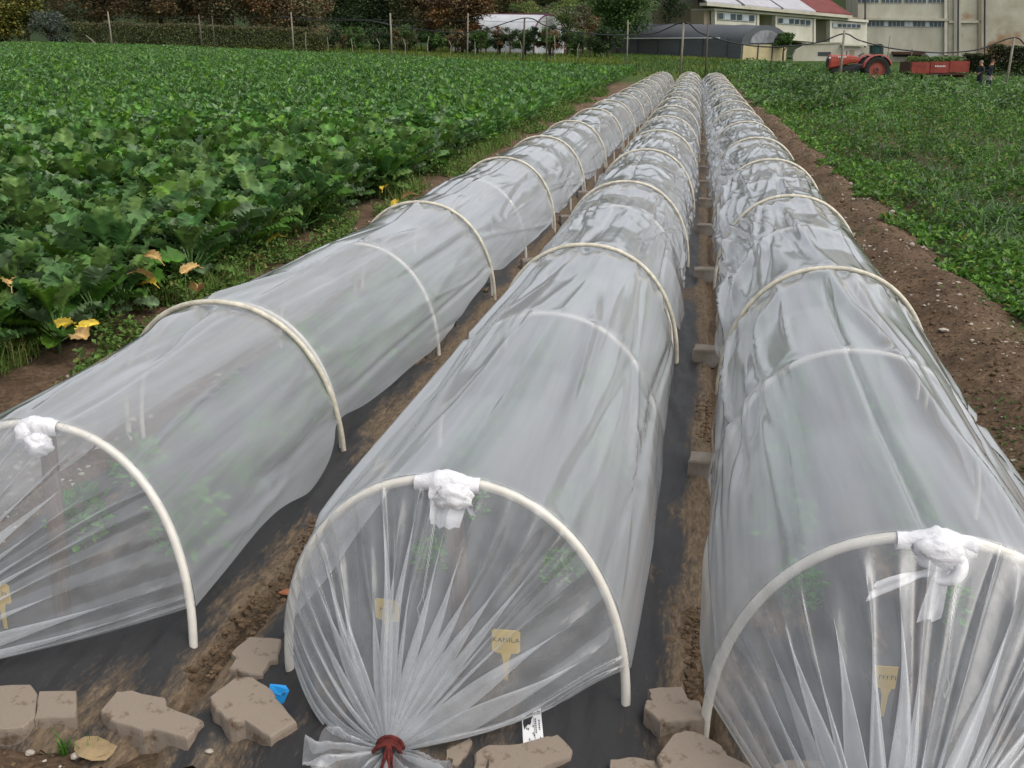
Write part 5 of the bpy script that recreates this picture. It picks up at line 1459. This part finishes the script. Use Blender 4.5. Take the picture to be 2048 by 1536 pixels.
MB().tube([(cr-cl)+sd_*a+ax*.05+np.array([0, 0, b+.03]) for a, b in ring], .07, 6).build('gable_trim', M_MAROON, wg)

# ------------------------------------------------------------------ tractor and trailer (local x to the right, z up, metres)
base = G(1742, 165); sc_ = (base-O)@FW/FPX/math.cos(PITCH); face = YAW
trac = empty('red_tractor', base, 'old red tractor facing left at the edge of the right-hand field', 'tractor', None, face)
LX = lambda px: (px-1742)*(base-O)@FW/FPX if False else (px-1742)*((base-O)@FW)/FPX
LZ = lambda py: (165-py)*sc_
def wheel(parent, x, y, rad, wid, hub):
    w_ = bpy.data.objects.new('wheel', None); C.objects.link(w_); w_.parent = parent; w_.location = (x, y, rad); w_.empty_display_size = .1
    n = 28; a = np.linspace(0, 2*math.pi, n, endpoint=False)
    prf = [(.62, -.42), (.80, -.5), (.95, -.42), (1.0, -.15), (1.0, .15), (.95, .42), (.80, .5), (.62, .42)]
    V = np.array([[math.cos(t)*r_*rad, k_*wid, math.sin(t)*r_*rad] for r_, k_ in prf for t in a])
    mb = MB(); mb.add(V, [grid_faces(len(prf), n, wrap=True)])
    for k in range(18):
        t = k/18*2*math.pi
        for s_ in (-1, 1): mb.box((math.cos(t)*rad*.99, s_*wid*.24, math.sin(t)*rad*.99), (.03*rad/.6+.02, wid*.5, .05), 0, 0, -t+s_*.0)
    mb.build('tyre', M_TYRE, w_, smooth=False)
    prf = [(.05, -.30), (.22, -.30), (.26, -.18), (.50, -.14), (.60, -.36), (.66, -.38), (.66, .38), (.58, .30), (.3, .1), (.05, .1)]
    V = np.array([[math.cos(t)*r_*rad, k_*wid, math.sin(t)*r_*rad] for r_, k_ in prf for t in a])
    MB().add(V, [grid_faces(len(prf), n, wrap=True)]).build('rim', M_RIM, w_)
    MB().tube([[0, -.33*wid, 0], [0, .1*wid, 0]], rad*.12, 10).build('hub', hub, w_)
    return w_
RW, FWr = .66, .38
wheel(trac, 0, -.62, RW, .30, M_ENG); wheel(trac, 0, .62, RW, .30, M_ENG)
fx = LX(1672)
wheel(trac, fx, -.55, FWr, .18, M_ENG); wheel(trac, fx-.12, .55, FWr, .18, M_ENG)
# hood: rounded cross sections along x
def loft(secs, name, m, parent):
    k = 12; V = []
    for (x, zc, hw, hh) in secs:
        for t in np.linspace(0, 2*math.pi, k, endpoint=False):
            V.append([x, hw*se(math.cos(t), 4), zc+hh*se(math.sin(t), 4)])
    mb = MB(); mb.add(np.array(V), [grid_faces(len(secs), k, wrap=True), np.arange(k)[None], (np.arange(k)+(len(secs)-1)*k)[None]])
    return mb.build(name, m, parent, smooth=False)
zt = LZ(117)
loft([(LX(1652), 1.02, .22, .33), (LX(1655), 1.03, .26, .36), (LX(1675), 1.08, .27, .30), (LX(1695), 1.15, .27, .21), (LX(1706), 1.14, .24, .17), (LX(1711), 1.12, .16, .10)], 'hood', M_TRED, trac)
loft([(LX(1651)-.03, .98, .17, .24), (LX(1652)-.01, .98, .18, .25)], 'grille', M_ENG, trac)
for s_ in (-1, 1):
    MB().tube([[LX(1652)-.03, s_*.20, 1.22], [LX(1652)+.05, s_*.20, 1.22]], .06, 10).build('headlight', M_GHW, trac)
loft([(LX(1660), .62, .13, .14), (LX(1690), .68, .17, .2), (LX(1712), .70, .22, .24), (LX(1745), .66, .25, .22)], 'engine_block', M_ENG, trac)
MB().tube([[fx, -.5, .38], [fx, 0, .46], [fx, .5, .38]], .05, 8).build('front_axle', M_ENG, trac)
MB().tube([[0, -.6, .66], [0, .6, .66]], .10, 8).build('rear_axle', M_ENG, trac)
for s_ in (-1, 1):
    a = np.linspace(math.radians(15), math.radians(172), 14)
    V = []
    for t in a:
        for (r_, y_) in ((.74, .44), (.76, .78), (.70, .80), (.71, .43)): V.append([math.cos(t)*r_*1.0, s_*y_, RW+math.sin(t)*r_])
    MB().add(np.array(V), [grid_faces(14, 4, wrap=True)]).build('fender', M_TRED, trac)
MB().box((LX(1735), 0, .98), (.42, .44, .10)).box((LX(1742), 0, 1.16), (.10, .44, .34), 0, 0, .15).build('seat', M_ENG, trac, bevel=.03)
a = np.linspace(0, 2*math.pi, 20)
MB().tube(np.stack([LX(1716)+.17*np.cos(a)*.9, .17*np.sin(a), 1.38+.07*np.cos(a)], -1), .014, 6).build('steering_wheel', M_ENG, trac)
MB().tube([[LX(1708), 0, 1.1], [LX(1716), 0, 1.38]], .02, 6).build('steering_column', M_ENG, trac)
for s_ in (-.42, .42): MB().tube([[LX(1747), s_, .9], [LX(1749), s_, LZ(97)]], .035, 6).build('roll_bar_post', M_ENG, trac)
MB().tube([[LX(1749), -.42, LZ(97)], [LX(1749), .42, LZ(97)]], .035, 6).build('roll_bar_top', M_ENG, trac)
MB().tube([[LX(1686), -.12, 1.3], [LX(1686), -.12, LZ(108)]], .025, 6).build('exhaust_pipe', M_ENG, trac)
mb = MB()
for k in range(5): mb.box((LX(1669)+k*.09, -.286, 1.27), (.06, .01, .06))
mb.build('hood_lettering', M_WLET, trac)
# trailer
tb_ = G(1858, 168); tsc = ((tb_-O)@FW)/FPX
tr = empty('red_trailer', tb_, 'red tipping trailer loaded with greens hitched behind the tractor', 'trailer', None, face-.03)
TX = lambda px: (px-1858)*tsc; TZ = lambda py: (168-py)*tsc/math.cos(PITCH)
zb0, zb1 = TZ(148), TZ(128); xl_, xr_ = TX(1808), TX(1919)
MB().box(((xl_+xr_)/2, .0, zb0-.04), (xr_-xl_, 1.7, .08)).build('bed_floor', M_RUST, tr)
for k in range(3):
    a_, b_ = xl_+(xr_-xl_)*k/3+.02, xl_+(xr_-xl_)*(k+1)/3-.02
    MB().box(((a_+b_)/2, -.85, (zb0+zb1)/2+.03*k), (b_-a_, .05, zb1-zb0)).build('side_panel', M_TRAIL, tr)
MB().box(((xl_+xr_)/2, .85, (zb0+zb1)/2), (xr_-xl_, .05, zb1-zb0)).build('far_side_panel', M_TRAIL, tr)
MB().box((xl_-.03, 0, (zb0+zb1)/2), (.05, 1.7, zb1-zb0)).build('front_panel', M_RUST, tr)
MB().box((xr_+.03, 0, (zb0+zb1)/2+.05), (.05, 1.7, zb1-zb0)).build('tail_panel', M_TRAIL, tr)
MB().box(((xl_+xr_)/2, -.4, zb0-.15), (xr_-xl_, .1, .14)).box(((xl_+xr_)/2, .4, zb0-.15), (xr_-xl_, .1, .14)).build('chassis', M_RUST, tr)
MB().tube([[TX(1765), 0, .45], [xl_, -.3, zb0-.2]], .04, 6).tube([[TX(1765), 0, .45], [xl_, .3, zb0-.2]], .04, 6).build('drawbar', M_RUST, tr)
wheel(tr, TX(1852), -.75, .36, .2, M_ENG); wheel(tr, TX(1852), .75, .36, .2, M_ENG)
MB().box((TX(1868), -.7, zb0-.38), (.7, .08, .28), 0, 0, .15).build('mudguard', M_RUST, tr)
mb = MB()
for k in range(7): mb.box((TX(1855)+k*.085, -.88, (zb0+zb1)/2+.08), (.05, .01, .075))
mb.build('panel_lettering', M_WLET, tr)
R = np.random.default_rng(130); n = 1600
pp = np.stack([R.uniform(xl_+.1, xr_-.1, n), R.uniform(-.75, .75, n), zb1+R.uniform(-.05, .24, n)], -1)
v, f, t_ = quads(pp, R.uniform(.08, .2, n), .3, pal(n, [(.10, .18, .04), (.14, .2, .05), (.06, .11, .03)], [1, 1, 1], 131), .5, .3, 132)
o = link('cut_greens', mesh_np('cut_greens', v, f, M_WEED, tint=t_), None, tb_, (0, 0, face-.03)); tag(o, 'heap of cut greens piled in the red trailer', 'greens', kind='stuff')

# ------------------------------------------------------------------ two people
def figure(name, loc, rz, H, joints, rads, edges, clothes, hair, label, extra=None):
    root = empty(name, loc, label, 'person', None, rz)
    me = bpy.data.meshes.new('body'); me.from_pydata([tuple(c*H for c in j) for j in joints], edges, [])
    o = bpy.data.objects.new('body', me); C.objects.link(o)
    m = o.modifiers.new('skin', 'SKIN'); m2 = o.modifiers.new('sub', 'SUBSURF'); m2.levels = 2; m2.render_levels = 2
    for k, v_ in enumerate(me.skin_vertices[0].data):
        v_.radius = (rads[k][0]*H, rads[k][1]*H); v_.use_root = (k == 0)
    dg = bpy.context.evaluated_depsgraph_get(); dg.update()
    m3 = bpy.data.meshes.new_from_object(o.evaluated_get(dg)); bpy.data.objects.remove(o)
    m3.materials.clear()
    for mm_ in (clothes, M_SKIN): m3.materials.append(mm_)
    for p_ in m3.polygons:
        c_ = p_.center/H; p_.use_smooth = True
        hand = any((c_-Vector(h_)).length < .05 for h_ in (joints[11], joints[15]))
        p_.material_index = 1 if (c_.z > .845 or hand) else 0
    link('body', m3, root)
    hd = Vector(joints[4])*H
    V, F = wadded((hd[0], hd[1]+.012*H, hd[2]+.022*H), .062*H, 12, 16, 9, .82, .95, .85, .06, 2)
    link('hair', mesh_np('hair', V, F, hair, smooth=True), root)
    # face: nose, eyes, ears
    mb = MB()
    mb.add(*wadded((hd[0], hd[1]-.062*H, hd[2]-.006*H), .011*H, 6, 8, 1, .7, 1, 1.3, 0))
    for s_ in (-1, 1): mb.add(*wadded((hd[0]+s_*.052*H, hd[1], hd[2]-.004*H), .014*H, 6, 8, 1, .4, .8, 1.2, 0))
    mb.build('face_features', M_SKIN, root, smooth=True)
    mb = MB()
    for s_ in (-1, 1): mb.add(*wadded((hd[0]+s_*.020*H, hd[1]-.053*H, hd[2]+.006*H), .006*H, 5, 6, 1, 1.2, .6, .8, 0))
    mb.box((hd[0], hd[1]-.053*H, hd[2]-.026*H), (.028*H, .006*H, .005*H)); mb.build('eyes_and_mouth', M_HAIR, root)
    for w_ in (11, 15):   # five separate fingers on each hand, loosely curled
        hnd = Vector(joints[w_])*H; mb = MB()
        for k in range(4):
            x_ = (k-1.5)*.009*H; ln = [.038, .046, .043, .034][k]*H
            mb.tube([hnd+Vector((x_, 0, -.005*H)), hnd+Vector((x_, -.012*H, -.02*H)), hnd+Vector((x_, -.004*H, -.02*H-ln*.6))], [.0055*H, .005*H, .0038*H], 5)
        mb.tube([hnd+Vector((-.014*H, -.01*H, .006*H)), hnd+Vector((-.026*H, -.018*H, -.006*H)), hnd+Vector((-.022*H, -.022*H, -.02*H))], [.006*H, .0055*H, .004*H], 5)
        mb.build('fingers', M_SKIN, root)
    return root
def stance(arml, armr, lean=0.0):
    j = [(0, 0, .53), (0, lean*.3, .62), (0, lean*.7, .76), (0, lean*1.0, .855), (0, lean*1.25-.01, .925), (0, lean*1.3-.012, .965),
         (-.06, lean*.9, .80), (.06, lean*.9, .80), (-.115, lean*.9, .79), arml[0], arml[1], arml[2],
         (.115, lean*.9, .79), armr[0], armr[1], armr[2],
         (-.055, 0, .50), (-.065, -.01, .28), (-.07, .01, .05), (-.07, -.07, .018), (.055, 0, .50), (.07, -.02, .28), (.075, .01, .05), (.08, -.07, .018)]
    r_ = [(.085, .062), (.08, .06), (.10, .065), (.032, .034), (.050, .058), (.035, .042), (.05, .05), (.05, .05), (.042, .042), (.034, .034), (.024, .024), (.020, .014),
          (.042, .042), (.034, .034), (.024, .024), (.020, .014), (.062, .062), (.045, .045), (.028, .03), (.022, .016), (.062, .062), (.045, .045), (.028, .03), (.022, .016)]
    e_ = [(0, 1), (1, 2), (2, 3), (3, 4), (4, 5), (2, 6), (2, 7), (6, 8), (8, 9), (9, 10), (10, 11), (7, 12), (12, 13), (13, 14), (14, 15), (0, 16), (16, 17), (17, 18), (18, 19), (0, 20), (20, 21), (21, 22), (22, 23)]
    return j, r_, e_
pb = Dg(1986, 43); pb2 = Dg(1968, 44.2)
j, r_, e_ = stance(((-.15, .0, .64), (-.13, -.08, .55), (-.11, -.11, .53)), ((.155, .01, .64), (.15, -.05, .52), (.14, -.08, .49)), -.03)
f1 = figure('person', pb, YAW+.9, 1.52, j, r_, e_, M_CLOTH, M_HAIR, 'right hand person of the pair, black jacket and grey waist cloth')
mb = MB(); n = 18; a = np.linspace(0, 2*math.pi, n, endpoint=False)
V = np.array([[math.cos(t)*r0*1.52, math.sin(t)*r1*1.52, z*1.52] for (r0, r1, z) in ((.096, .075, .56), (.115, .09, .50), (.12, .095, .43)) for t in a]); mb.add(V, [grid_faces(3, n, wrap=True)]); mb.build('waist_cloth', M_APRON, f1, smooth=True)
j, r_, e_ = stance(((-.15, -.02, .65), (-.09, -.12, .63), (-.06, -.15, .64)), ((.15, -.02, .65), (.09, -.12, .62), (.06, -.15, .62)), -.02)
figure('person', pb2, YAW-1.2, 1.45, j, r_, e_, M_CLOTH2, M_HAIR2, 'left hand person of the pair, charcoal clothes, hands raised in front')

print('objects', len(bpy.data.objects), 'tris', sum(len(m.polygons) for m in bpy.data.meshes))
